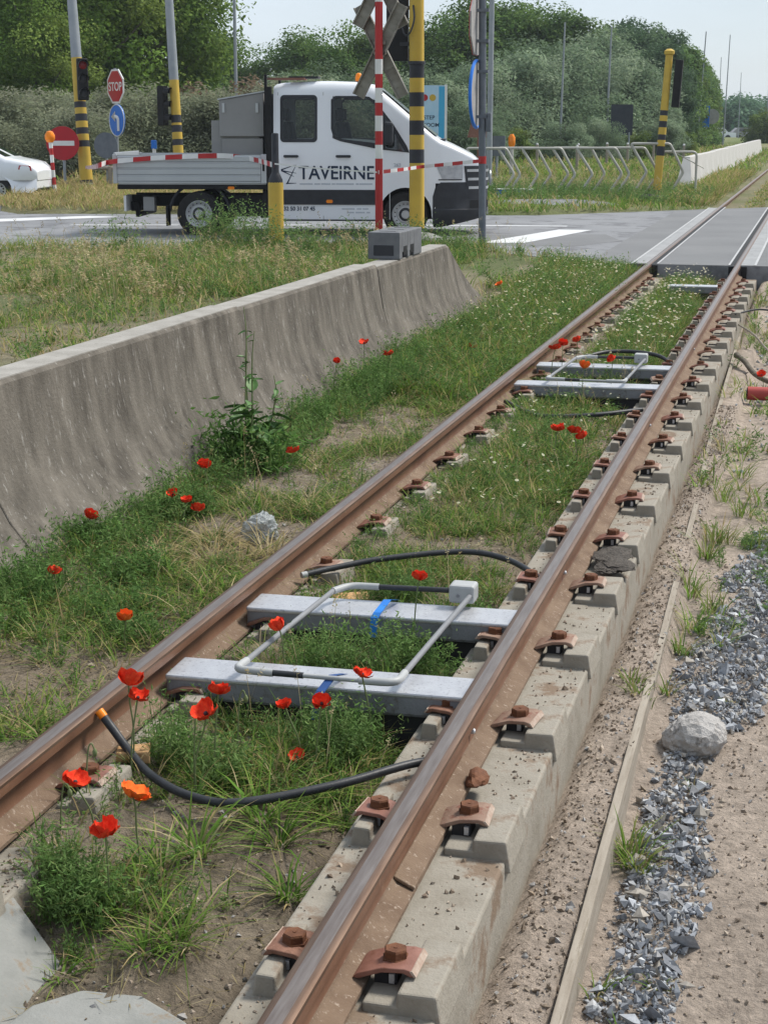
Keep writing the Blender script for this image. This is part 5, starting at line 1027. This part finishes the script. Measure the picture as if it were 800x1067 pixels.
d_r = lambda x, y: np.clip((fbm(x * 1.5, y * 1.5, 91, 3) - .42) * 5, 0, 1)
x, y = scatter(700, -.6, 1.2, 8, 19.5, d_r); tufts(vg, x, y, 12, .05, rng.uniform(.08, .22, len(x)), .008, GR[[1, 3, 4]], .3)
x, y = scatter(200, -.45, .4, 6.2, 9, d_r); weeds(vg, x, y, 4, rng.uniform(.05, .12, len(x)), WEED, .025, 10)
x, y = scatter(250, -.6, 1, 9, 19, d_r); weeds(vg, x, y, 4, rng.uniform(.08, .2, len(x)), WEED, .035, 10)
stuff(vg, 'sand_grass', 'bright green grass tufts on the sand at the right', 'grass')

# ------------------------------------------------------------------ gravel, crumbs of soil
ico = bmesh.new(); bmesh.ops.create_icosphere(ico, subdivisions=1, radius=1); IV = np.array([v.co[:] for v in ico.verts]); IF = np.array([[v.index for v in f.verts] for f in ico.faces]); ico.free()
oc_v = np.array([[1, 0, 0], [-1, 0, 0], [0, 1, 0], [0, -1, 0], [0, 0, 1], [0, 0, -1]], float); oc_f = np.array([[0, 2, 4], [2, 1, 4], [1, 3, 4], [3, 0, 4], [2, 0, 5], [1, 2, 5], [3, 1, 5], [0, 3, 5]])
def pebbles(name, P, size, col, label, cat, flat=.6, big=True, jit=.35):
    N = len(P); bv, bf = (IV, IF) if big else (oc_v, oc_f); k = len(bv)
    sc = size[:, None] * rng.uniform(.55, 1.25, (N, 3)); sc[:, 2] *= flat
    V = bv[None] * (1 + rng.normal(size=(N, k, 1)) * jit * .5) * sc[:, None, :]
    q = rng.normal(size=(N, 4)); q /= np.linalg.norm(q, axis=1)[:, None]; w, a, b, c = q.T
    Rm = np.stack([np.stack([1 - 2 * (b * b + c * c), 2 * (a * b - c * w), 2 * (a * c + b * w)], 1), np.stack([2 * (a * b + c * w), 1 - 2 * (a * a + c * c), 2 * (b * c - a * w)], 1), np.stack([2 * (a * c - b * w), 2 * (b * c + a * w), 1 - 2 * (a * a + b * b)], 1)], 1)
    V = np.einsum('nij,nkj->nki', Rm, V) + P[:, None, :]
    F = bf[None] + (np.arange(N) * k)[:, None, None]; me = npmesh(name, V.reshape(-1, 3), F.reshape(-1, 3), np.repeat(col, k, 0), K['gravel'])
    me.shade_flat(); return tag(link(name, me), label, cat, kind='stuff')
def gravel_h(x, y):
    """heap shape of the blue stone: 0 outside"""
    cx = np.interp(y, [3.0, 3.6, 4.4, 5.2, 6.0, 7.0, 8.2, 9.4], [-.30, -.32, -.31, -.33, -.22, -.10, -.02, .1]); hw = np.interp(y, [3.0, 3.6, 4.4, 5.0, 5.4, 6.0, 7.0, 8.2, 9.4], [.10, .13, .13, .11, .08, .26, .28, .26, .1])
    e = 1 - ((x - cx) / hw) ** 2 + (fbm(x * 7, y * 7, 101, 3) - .5) * 1.5; return np.clip(e, 0, 1)
n = 52000; x = rng.uniform(-.47, .35, n); y = rng.uniform(2.9, 9.5, n); h = gravel_h(x, y); k = (rng.random(n) < h * 1.5) & (x > -.455); x, y, h = x[k], y[k], h[k]; n = len(x)
sz = np.clip(rng.lognormal(math.log(.0064), .58, n), .003, .032); P = with_z(x, y, 0); P[:, 2] += h * .025 * rng.random(n) + sz * .25
pal = np.array([[.26, .275, .30], [.33, .345, .37], [.19, .20, .22], [.41, .42, .43], [.23, .23, .235], [.34, .31, .27]]); pebbles('blue_gravel', P, sz, pick(pal, n, .15), 'heap of angular blue grey gravel beside the plank edging', 'gravel', .6, False, .55)
x, y = scatter(2600, -.5, 1.5, 10, 20.3, lambda x, y: np.clip((fbm(x * 1.2, y * 1.2, 111, 2) - .35) * 4, 0, 1)); n = len(x); pebbles('far_gravel', with_z(x, y, .006), rng.uniform(.010, .028, n), pick(pal, n, .15) * 1.15, 'loose pale gravel farther along the right of the track', 'gravel', big=False)
xs_ = []; 
x1, y1 = scatter(4200, -.645, -.48, 2.6, 12); x2, y2 = scatter(4200, -.45, .4, 3.0, 8, lambda x, y: 1 - gravel_h(x, y)); x3, y3 = scatter(3600, -1.75, -1.12, 2.9, 8); x4, y4 = scatter(2600, -3.0, -2.05, 4.2, 10)
x = np.concatenate([x1, x2, x3, x4]); y = np.concatenate([y1, y2, y3, y4]); n = len(x); c = pick(np.array([[.27, .215, .165], [.20, .155, .115], [.33, .27, .21], [.36, .30, .24], [.15, .115, .085], [.30, .29, .28]]), n, .15)
pebbles('soil_crumbs', with_z(x, y, .002), np.clip(rng.lognormal(math.log(.0048), .5, n), .002, .016), c, 'crumbs of sandy soil and small clods around the track', 'soil', big=False)

# sand and crumbs lying on the concrete beams
xb = np.concatenate([rng.uniform(-1.905, -1.79, 2600), rng.uniform(-.83, -.68, 900), rng.uniform(-1.10, -.98, 900)]); yb = 2.6 + 9 * rng.random(len(xb)) ** 1.3; n = len(xb)
ph = ((yb - Y0 + .115) / SP) % 1; ok = ph > .36; xb, yb = xb[ok], yb[ok]; n = len(xb)
pebbles('beam_grit', np.stack([xb, yb, np.full(n, -.1645)], 1), np.clip(rng.lognormal(math.log(.0042), .5, n), .002, .014), pick(np.array([[.30, .24, .185], [.22, .17, .125], [.36, .30, .24], [.16, .12, .09]]), n, .15), 'sandy grit lying on the concrete beams between the clips', 'grit', big=False)
# ------------------------------------------------------------------ poppies
petal_b = B()
def make_petal():
    b = B(); rows = []
    for i, (r, z, w) in enumerate(((.003, 0, .004), (.014, .006, .016), (.026, .018, .024), (.032, .030, .022))):
        rows.append([(r * math.cos(a * .8) * (1 + .05 * math.sin(7 * a + 2 * i) * (i > 1)), w * math.sin(a) * 1.3, z + .0035 * math.sin(6 * a + 1.7 * i) * (i > 0)) for a in np.linspace(-1.35, 1.35, 9)])
    b.grid(rows); return b
pet_me = {}
for k in ('petal', 'petal_o'):
    me = make_petal().mesh('petal', K[k]); me.shade_smooth(); pet_me[k] = me
core_me = B().lathe([(.001, .002), (.006, .004), (.0065, .010), (.004, .013)], 8).mesh('seed_core', K['blackp'])
def poppy(x, y, z, label, sc=1., m='petal', open_=.0, lean=.04):
    g = gzf(x, y); h = z - g; dx, dy = random.uniform(-lean, lean), random.uniform(-lean, lean)
    t = thing('poppy', label, 'poppy', (x - dx, y - dy, g), 0, 'wild poppies along the track')
    B().tube(smooth_path([(0, 0, -.01), (dx * .2 + random.uniform(-.01, .01), dy * .2, h * .45), (dx * .7, dy * .7, h * .8), (dx, dy, h - .006 * sc)], 3), .0026 * max(1, sc * .9), 5).obj('stem', K['stem'], t)
    r0 = random.uniform(0, 6); fl = bpy.data.objects.new('flower', core_me); COL.objects.link(fl); fl.parent = t; fl.location = (dx, dy, h - .006); fl.scale = (sc, sc, sc); fl.rotation_euler = (random.uniform(-.5, .5), random.uniform(-.5, .5), r0)
    for k in range(4):
        p = link('petal', pet_me[m], fl, 0, (0, 0, .0012 * (k % 2)), (0, (-.35 + open_ if k % 2 else -.15 + open_) + random.uniform(-.2, .2), k * math.pi / 2 + random.uniform(-.15, .15))); p.scale = (1, 1.15, random.uniform(.9, 1.2))
    if sc > .95 and h > .1:
        v = Veg(); n = 5; v.blades(np.stack([np.zeros(n), np.zeros(n), np.full(n, .005)], 1), rng.uniform(0, 6.3, n), rng.uniform(.06, .12, n), np.full(n, .008), rng.uniform(.2, .7, n), rng.uniform(.1, .6, n), pick(WEED, n), 3); link('leaves', v.mesh('leaves'), t)
    return t
PP = [(-1.80, 4.04, .12, 'large open poppy by the left rail, upper one of the pair', 1.15), (-1.775, 4.04, .08, 'large open poppy by the left rail, lower one of the pair', 1.1), (-1.57, 4.14, .08, 'poppy before the nearest box, upper of the middle pair', 1.1), (-1.56, 4.02, .06, 'poppy before the nearest box, lower of the middle pair', 1.1),
      (-1.65, 4.94, .02, 'poppy inside the nearer conduit loop at its left pipe', 1.0), (-1.30, 4.26, .03, 'poppy hanging in front of the blue strap of the nearest box', 1.0), (-1.42, 4.29, .0, 'small half closed poppy left of the blue strap', .8), (-1.77, 3.61, .0, 'poppy low beside the left rail near the first clip', 1.05),
      (-1.59, 3.57, .0, 'orange poppy standing below the foreground hose', 1.1), (-1.58, 3.38, -.02, 'lowest poppy, above the bushy plant in the bottom corner', 1.1), (-1.38, 4.28, -.15, 'dull withered poppy close to the ground behind the foreground hose', .8), (-1.28, 5.38, .1, 'single poppy above the second box next to the junction box', 1.05), (-1.24, 4.48, .05, 'dark poppy at the right of the nearest box', .8),
      (-2.97, 6.32, .0, 'poppy against the barrier foot, second from the left edge', 1.0), (-2.72, 5.46, .0, 'poppy on the left verge, nearest the left edge', 1.0), (-2.25, 5.04, -.02, 'orange red poppy alone on the bare left verge', 1.0), (-2.79, 7.24, .05, 'poppy left of the tall green weed', 1.0), (-2.79, 6.84, .0, 'poppy of the barrier trio, leftmost', .95), (-2.68, 6.73, .0, 'poppy of the barrier trio, middle', .95), (-2.65, 6.78, -.05, 'poppy of the barrier trio, rightmost', .95),
      (-2.49, 7.71, .05, 'poppy right of the tall green weed', 1.0), (-2.98, 10.17, .15, 'poppy before the third barrier unit, left one of three', 1.0), (-2.96, 10.78, .2, 'poppy before the third barrier unit, highest of three', 1.1), (-2.74, 10.61, .15, 'poppy before the third barrier unit, right one of three', 1.1),
      (-1.76, 11.56, .1, 'poppy at the left rail by the far boxes, lower one', 1.3), (-1.74, 11.78, .1, 'poppy at the left rail by the far boxes, upper one', 1.3), (-1.72, 12.41, .05, 'poppy behind the far boxes at the left rail', 1.1), (-1.43, 10.66, .1, 'orange red poppy in front of the far junction box', 1.3), (-1.29, 11.07, .1, 'poppy between the two far boxes', 1.2),
      (-1.33, 8.91, .0, 'left poppy of the three in the middle of the track', 1.25), (-1.25, 8.98, -.02, 'middle poppy of the three in the middle of the track', 1.35), (-1.20, 8.98, -.05, 'right poppy of the three in the middle of the track', 1.2), (-2.57, 12.57, -.05, 'poppy low in the grass beyond the barrier poppies', 1.1), (-3.05, 16.25, .1, 'orange flower in the grass beyond the barrier end', 1.3), (-.36, 13.35, -.3, 'small poppy by the red pipe at the right edge', 1.1)]
for (x, y, z, l, s) in PP: poppy(x, y, z, l, s * random.uniform(.74, .98), 'petal_o' if 'orange' in l else 'petal', random.uniform(-.1, .55))
# drooping buds next to the near poppies
for (x, y, z, lab) in ((-1.84, 3.66, -.03, 'nodding poppy bud nearest the left rail'), (-1.62, 4.06, .07, 'nodding poppy bud left of the middle poppy pair'), (-1.83, 3.8, .03, 'nodding poppy bud over the left rail foot'), (-1.54, 4.2, .07, 'nodding poppy bud behind the middle poppy pair')):
    g = gzf(x, y); t = thing('poppy_bud', lab, 'poppy bud', (x, y, g), 0, 'nodding poppy buds'); h = z - g
    B().tube(smooth_path([(0, 0, 0), (.004, 0, h * .5), (.012, 0, h * .9), (.022, 0, h), (.03, 0, h - .015)], 4), .0022, 5).obj('stem', K['stem'], t); B().lathe([(.001, -.012), (.006, -.006), (.007, .004), (.003, .012)], 8, c=(.031, 0, h - .026)).obj('bud', K['stem'], t, 60)
# tall broad-leaved weed at the barrier
t = thing('tall_weed', 'tall green weed with broad leaves growing against the barrier', 'weed', (-2.86, 8.05, gzf(-2.86, 8.05)))
lb = B(); rows = []
for i, u in enumerate(np.linspace(0, 1, 7)):
    w = .42 * math.sin(math.pi * min(1, u ** .8)) * (1 - .35 * u) * .62 + .01; rows.append([(u, s * w, -.25 * u * u + .10 * abs(s)) for s in (-1, -.5, 0, .5, 1)])
lb.grid(rows); leaf_me = lb.mesh('leaf', K['broad']); leaf_me.shade_smooth()
for (dx, dy, h) in ((0, 0, .86), (.07, -.1, .75), (-.03, .12, .62), (.11, .05, .5)):
    P = smooth_path([(dx * .4, dy * .4, 0), (dx, dy, h * .4), (dx * 1.2 + random.uniform(-.03, .03), dy, h * .8), (dx * 1.3, dy, h)], 5); B().tube(P, list(np.linspace(.007, .002, len(P))), 6).obj('stem', K['stem'], t, 60)
    for k in range(20):
        u = random.uniform(.08, .95); i = int(u * (len(P) - 1)); u = u ** 1.5; i = int(u * (len(P) - 1)); L = (.125 if u < .5 else .05) * random.uniform(.6, 1.3); o = link('leaf', leaf_me, t, 0, P[i], (random.uniform(-.5, .5), random.uniform(-.9, .4), random.uniform(0, 6.3))); o.scale = (L, L, L)

v = Veg(); n = 46; a = rng.uniform(0, 6.3, n); q = .2 * np.sqrt(rng.random(n)); weeds(v, -2.84 + q * np.cos(a), 8.05 + q * np.sin(a), 4, rng.uniform(.18, .42, n), np.array([[.075, .16, .035], [.10, .2, .05], [.12, .21, .06]]), .055, 9, .5); fo = link('foliage', v.mesh('foliage'), t); fo.location = (2.86, -8.05, -gzf(-2.86, 8.05))

# ------------------------------------------------------------------ trees and bushes
def tree_mesh(seed, h, w, trunk_h, nclump, nleaf, lsize, pal, shape='round', rc=.16, up=.5, asp=.55):
    r = np.random.default_rng(seed); vg = Veg(); cs = []
    for i in range(nclump):
        d = r.normal(size=3); d /= np.linalg.norm(d); q = r.random() ** .33
        if shape == 'col': c = np.array([d[0] * w * .45 * q, d[1] * w * .45 * q, trunk_h + (h - trunk_h) * r.random()]); c[:2] *= 1 - .5 * (c[2] / h) ** 2
        elif shape == 'bush': c = np.array([d[0] * w * .5 * q, d[1] * w * .5 * q, h * .06 + abs(d[2]) * (h * .86) * q])
        else: c = np.array([d[0] * w * .48 * q, d[1] * w * .48 * q, trunk_h + (h - trunk_h) * (.5 + .48 * d[2] * q)])
        cs.append(c)
    cs = np.array(cs); k = np.repeat(np.arange(nclump), nleaf); N = len(k); rad = w * rc * r.uniform(.6, 1.3, nclump)
    off = r.normal(size=(N, 3)); ln = np.linalg.norm(off, axis=1)[:, None]; off = off / ln * (r.random((N, 1)) ** .4); nr = off.copy(); off[:, 2] *= .75
    P = cs[k] + off * rad[k][:, None] * 1.25; P[:, 2] = np.maximum(P[:, 2], .05)
    cc = pal[r.integers(0, len(pal), nclump)] * r.uniform(.72, 1.3, (nclump, 1)); col = cc[k] * r.uniform(.85, 1.15, (N, 1))
    vg.leaves(P, lsize * r.uniform(.6, 1.35, N), col, up, asp, r, nr * .9)
    crown = vg.mesh('crown'); b = B(); R0 = max(.05, h * .018)
    b.tube(smooth_path([(0, 0, -.3), (r.normal() * .05 * h * .1, 0, h * .2), (r.normal() * .04 * h * .3, r.normal() * .1, h * .5), (0, 0, h * .8)], 4), list(np.linspace(R0, R0 * .25, 13)), 8)
    for c in cs[r.permutation(nclump)[:9]]:
        z0 = max(.1, min(c[2] * .55, h * .55)); b.tube([(0, 0, z0), tuple(c * np.array([.5, .5, 0]) + np.array([0, 0, (z0 + c[2]) / 2])), tuple(c)], [R0 * .45, R0 * .3, R0 * .1], 5)
    return crown, b.mesh('trunk', K['bark'])
def plant(name, meshes, x, y, label, cat, group, sc=1., rz=None, zs=1., dz=-.05):
    t = thing(name, label, cat, (x, y, gzf(x, y) + dz), random.uniform(0, 6.3) if rz is None else rz, group); t.scale = (sc, sc, sc * zs)
    link('crown', meshes[0], t); link('trunk', meshes[1], t); return t
GT = np.array([[.14, .23, .045], [.18, .27, .056], [.115, .195, .038], [.215, .29, .068]])
GB = np.array([[.20, .225, .14], [.235, .26, .165], [.165, .19, .115], [.27, .285, .195]])
GW = np.array([[.17, .235, .14], [.205, .27, .17], [.135, .195, .11], [.24, .30, .195]])
GD = np.array([[.065, .115, .055], [.085, .145, .07], [.052, .095, .046], [.105, .165, .082]])
GM = np.array([[.10, .175, .045], [.125, .205, .055], [.145, .225, .062], [.08, .145, .04]])
GY = np.array([[.13, .19, .045], [.16, .21, .055], [.10, .16, .035]])
T_big = [tree_mesh(s, 13, 8.5, .6, 120, 370, .22, GT, 'round', .13) for s in (1, 2)]
T_wil = [tree_mesh(s, 5.5, 6.5, .2, 70, 380, .20, GW, 'bush', .14, .7, .4) for s in (11, 12)]
T_hed = [tree_mesh(s, 3.0, 4.2, .1, 64, 380, .125, GB, 'bush', .14, .7, .42) for s in (21, 22)]
T_drk = [tree_mesh(s, 8.2, 6.5, .6, 70, 330, .23, GD, 'round', .14) for s in (31, 32)]
T_mid = [tree_mesh(s, 7.6, 6.2, .4, 70, 330, .22, GM, 'round', .14) for s in (41, 42)]
T_col = [tree_mesh(s, 7.2, 3.6, .1, 52, 230, .24, GM, 'col', .2) for s in (51, 52)] + [tree_mesh(53, 7.2, 3.4, .1, 52, 230, .24, GY, 'col', .2)]
T_yel = [tree_mesh(61, 4.6, 4.4, .2, 44, 220, .24, GY, 'bush', .15)]
# tall trees at the left
for i, (x, y, s, l) in enumerate(((-36, 62, 1.0, 'big leafy tree at the far left edge, above the white car'), (-30.5, 59, .92, 'big leafy tree left of the leaning traffic light pole'), (-29.5, 66, 1.05, 'tall tree behind the stop sign'), (-27.3, 59.5, .88, 'big leafy tree between the stop sign and the second pole'), (-26.9, 63.5, .95, 'tall tree right of the second grey and yellow pole'), (-27.2, 55, .55, 'smaller leafy tree low in front of the big trees at left'), (-40, 58, .9, 'tall tree outside the left edge of the picture'), (-33.2, 68, 1.15, 'tallest tree at the back of the left group'))):
    plant('broadleaf_tree', T_big[i % 2], x, y, l, 'tree', 'tall trees at the left', s)
# grey-green hedge behind the signs
hx = [(-30.5, 47.5), (-28, 48.2), (-26, 47), (-24.2, 48), (-22.2, 47.2), (-20.4, 48.3), (-18.9, 48.8), (-17.4, 49.5), (-27, 51), (-24.8, 51.5), (-22.8, 51), (-20.8, 52), (-18.9, 52.5), (-17.2, 53), (-32, 50), (-15.9, 50.8), (-29.4, 45), (-26.6, 44.2), (-23.4, 44.8), (-20.8, 45.2)]
for i, (x, y) in enumerate(hx): plant('grey_green_bush', T_hed[i % 2], x, y, 'grey green bush in the dense hedge behind the signs at left', 'bush', 'dense grey green hedge at left', random.uniform(.88, 1.12) * (.8 if i > 15 else 1))
plant('dry_bush', tree_mesh(71, 3.2, 3.6, .1, 30, 180, .2, np.array([[.20, .15, .10], [.25, .2, .13], [.16, .15, .08]]), 'bush', .15), -20.3, 55.5, 'brownish dry bush above the hedge beside the lamp post', 'bush', None, 1.1)
# wooded bank in the middle and right
def row(name, T, pts, lab, cat, grp, lo=.85, hi=1.15):
    order = sorted(range(len(pts)), key=lambda i: (pts[i][0] * .967 + pts[i][1] * .253) / (pts[i][1] * .967 - pts[i][0] * .253)); rank = {i: k for k, i in enumerate(order)}
    W = ['leftmost', 'second from the left', 'third from the left', 'fourth from the left', 'fifth from the left', 'sixth from the left', 'seventh from the left', 'eighth from the left', 'ninth from the left', 'tenth from the left', 'eleventh from the left', 'twelfth from the left']
    for i, p in enumerate(pts): plant(name, T[i % len(T)], p[0], p[1], lab + ', ' + (W[rank[i]] if rank[i] < len(pts) - 1 else 'rightmost'), cat, grp, (p[2] if len(p) > 2 else 1) * random.uniform(lo, hi))
row('hill_tree', T_mid, [(-34, 96), (-30.5, 97), (-27, 98), (-24, 99), (-32, 102), (-28.5, 104), (-25, 105), (-38, 100), (-36, 94)], 'small green tree on the distant rise behind the van roof', 'tree', 'trees on the rise behind the van', .8, .95)
row('willow_bush', T_wil, [(-22.5, 72, .8), (-20, 74, .85), (-17.4, 73, .8), (-15.4, 76, .9), (-24.5, 78, .9), (-26.8, 84, .8)], 'pale grey willow bush behind the van roof', 'bush', 'grey willow bushes behind the van', .85, 1.05)
row('yellow_green_bush', T_yel, [(-21.4, 66, .85), (-22.8, 67.5, .8)], 'yellow green bush just above the van cab', 'bush', 'yellow green bushes above the van cab', .9, 1.05)
row('willow_bush', T_wil, [(-13.6, 82, 1.15), (-11.6, 86, 1.2), (-14.8, 88, 1.25), (-12.6, 93, 1.3), (-16.6, 84, 1.1), (-10.6, 90, 1.0)], 'big grey willow beyond the racks, left of the dark trees', 'bush', 'big grey willows beyond the racks', .85, 1.0)
row('green_tree', T_mid, [(-22, 96, 1.05), (-19.4, 97, 1.12), (-17, 98, 1.15), (-15, 99, 1.12), (-20.6, 102, 1.1), (-18.1, 104, 1.15), (-25.6, 90, .95)], 'green tree behind the signal pole and willows', 'tree', 'green trees behind the willows', .93, 1.04)
row('dark_tree', T_drk, [(-13.2, 104, 1.05), (-11.6, 107, 1.1), (-10.0, 104, .92), (-12.2, 112, 1.15), (-10.6, 114, 1.1), (-9.2, 101, .75), (-14.2, 110, 1.15)], 'dark grey green tree left of the far signal pole', 'tree', 'dark trees left of the far signal pole', .78, .88)
row('columnar_tree', T_col, [(-8.9, 106), (-8.8, 110), (-8.85, 114), (-9.0, 119), (-9.15, 124), (-9.3, 129), (-9.5, 134), (-9.7, 139), (-9.9, 144), (-10.1, 149), (-10.3, 154), (-10.5, 160)], 'clipped upright tree in the row receding to the horizon', 'tree', 'clipped tree row receding to the horizon', .78, .88)
row('low_bush', T_yel + T_wil, [(-12.5, 70, .40), (-10.9, 73, .42), (-9.8, 76, .4), (-8.6, 80, .4), (-7.9, 86, .4), (-13.8, 67, .45), (-15.4, 64, .5), (-17.0, 62, .5), (-12.2, 62, .3), (-7.4, 92, .35)], 'low green bush along the foot of the wooded bank', 'bush', 'low bushes along the wooded bank', .85, 1.15)
# far tree line on the horizon
T_far = [tree_mesh(s, 7, 16, .1, 50, 120, .7, GD * np.array([1.2, 1.35, 1.5]), 'bush', .13) for s in (81, 82)]  # palette lifted towards blue, distance haze put into the leaf colour
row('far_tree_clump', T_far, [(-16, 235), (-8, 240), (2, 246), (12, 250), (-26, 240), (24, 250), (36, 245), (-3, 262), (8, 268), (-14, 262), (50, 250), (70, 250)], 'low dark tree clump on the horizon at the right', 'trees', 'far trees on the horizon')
plant('pale_bush', T_yel[0], -4.6, 150, 'pale rounded bush at the right edge far along the track', 'bush', None, .8)

# ------------------------------------------------------------------ grass beyond the road
vg = Veg()
nr_ = lambda x, y: (~in_road(x, y)) * 1.0
trk = lambda x, y: nr_(x, y) * (np.abs(x + 1.44) > .85)
x, y = scatter(3900, -10, 2.5, 31, 64, trk, 1.4); tufts(vg, x, y, 8, rng.uniform(.08, .2, len(x)), rng.uniform(.12, .34, len(x)), .022, GR, .25, seg=2)
x, y = scatter(3900, -16, 3, 50, 120, trk, 1.2); tufts(vg, x, y, 7, rng.uniform(.15, .35, len(x)), rng.uniform(.2, .5, len(x)), .045, GR, .22, seg=2)
x, y = scatter(900, -3.3, -2.3, 36, 60, trk); tufts(vg, x, y, 10, .14, rng.uniform(.2, .45, len(x)), .022, np.vstack([GR[[1, 3]], DRY[[3]]]), .45, seg=2)
x, y = scatter(700, -.6, 2, 36, 70, trk); tufts(vg, x, y, 10, .14, rng.uniform(.2, .4, len(x)), .022, GR, .45, seg=2)
x, y = scatter(500, -1.6, -1.2, 36, 70, None); tufts(vg, x, y, 8, .1, rng.uniform(.06, .12, len(x)), .02, GR, .5, seg=2)
x, y = scatter(3000, -19.5, -9, 29, 43, nr_); tufts(vg, x, y, 11, rng.uniform(.08, .2, len(x)), rng.uniform(.16, .42, len(x)), .02, np.vstack([GR[[3, 4]], DRY[[0, 2, 3]]]), .45, seg=2)
x, y = scatter(2400, -30, -10, 40, 58, nr_); tufts(vg, x, y, 7, rng.uniform(.15, .3, len(x)), rng.uniform(.3, .7, len(x)), .03, np.vstack([GR[[0, 4]], DRY[[3, 2]]]), .3, seg=2)
x, y = scatter(420, -8.5, -3.2, 34.5, 42, nr_); seedgrass(vg, x, y, .6, DRY, .12, 10)
x, y = scatter(900, -9, -2.5, 35.5, 42, nr_); weeds(vg, x, y, 4, rng.uniform(.15, .4, len(x)), WEED, .07, 9)
stuff(vg, 'meadow_grass', 'green and straw coloured grass beyond the road', 'grass')

# ------------------------------------------------------------------ thin summer haze over the whole place
hz = bpy.data.materials.new('haze'); hz.use_nodes = True; hn = hz.node_tree.nodes; hn.remove(hn['Principled BSDF'])
pv = hn.new('ShaderNodeVolumePrincipled'); pv.inputs['Color'].default_value = (.80, .88, 1, 1); pv.inputs['Density'].default_value = .00035; pv.inputs['Anisotropy'].default_value = .2
hz.node_tree.links.new(pv.outputs[0], hn['Material Output'].inputs['Volume'])
tag(B().box(-1000, 1000, -400, 1400, -3, 18).obj('haze', hz), 'thin pale summer haze', 'haze', kind='stuff')
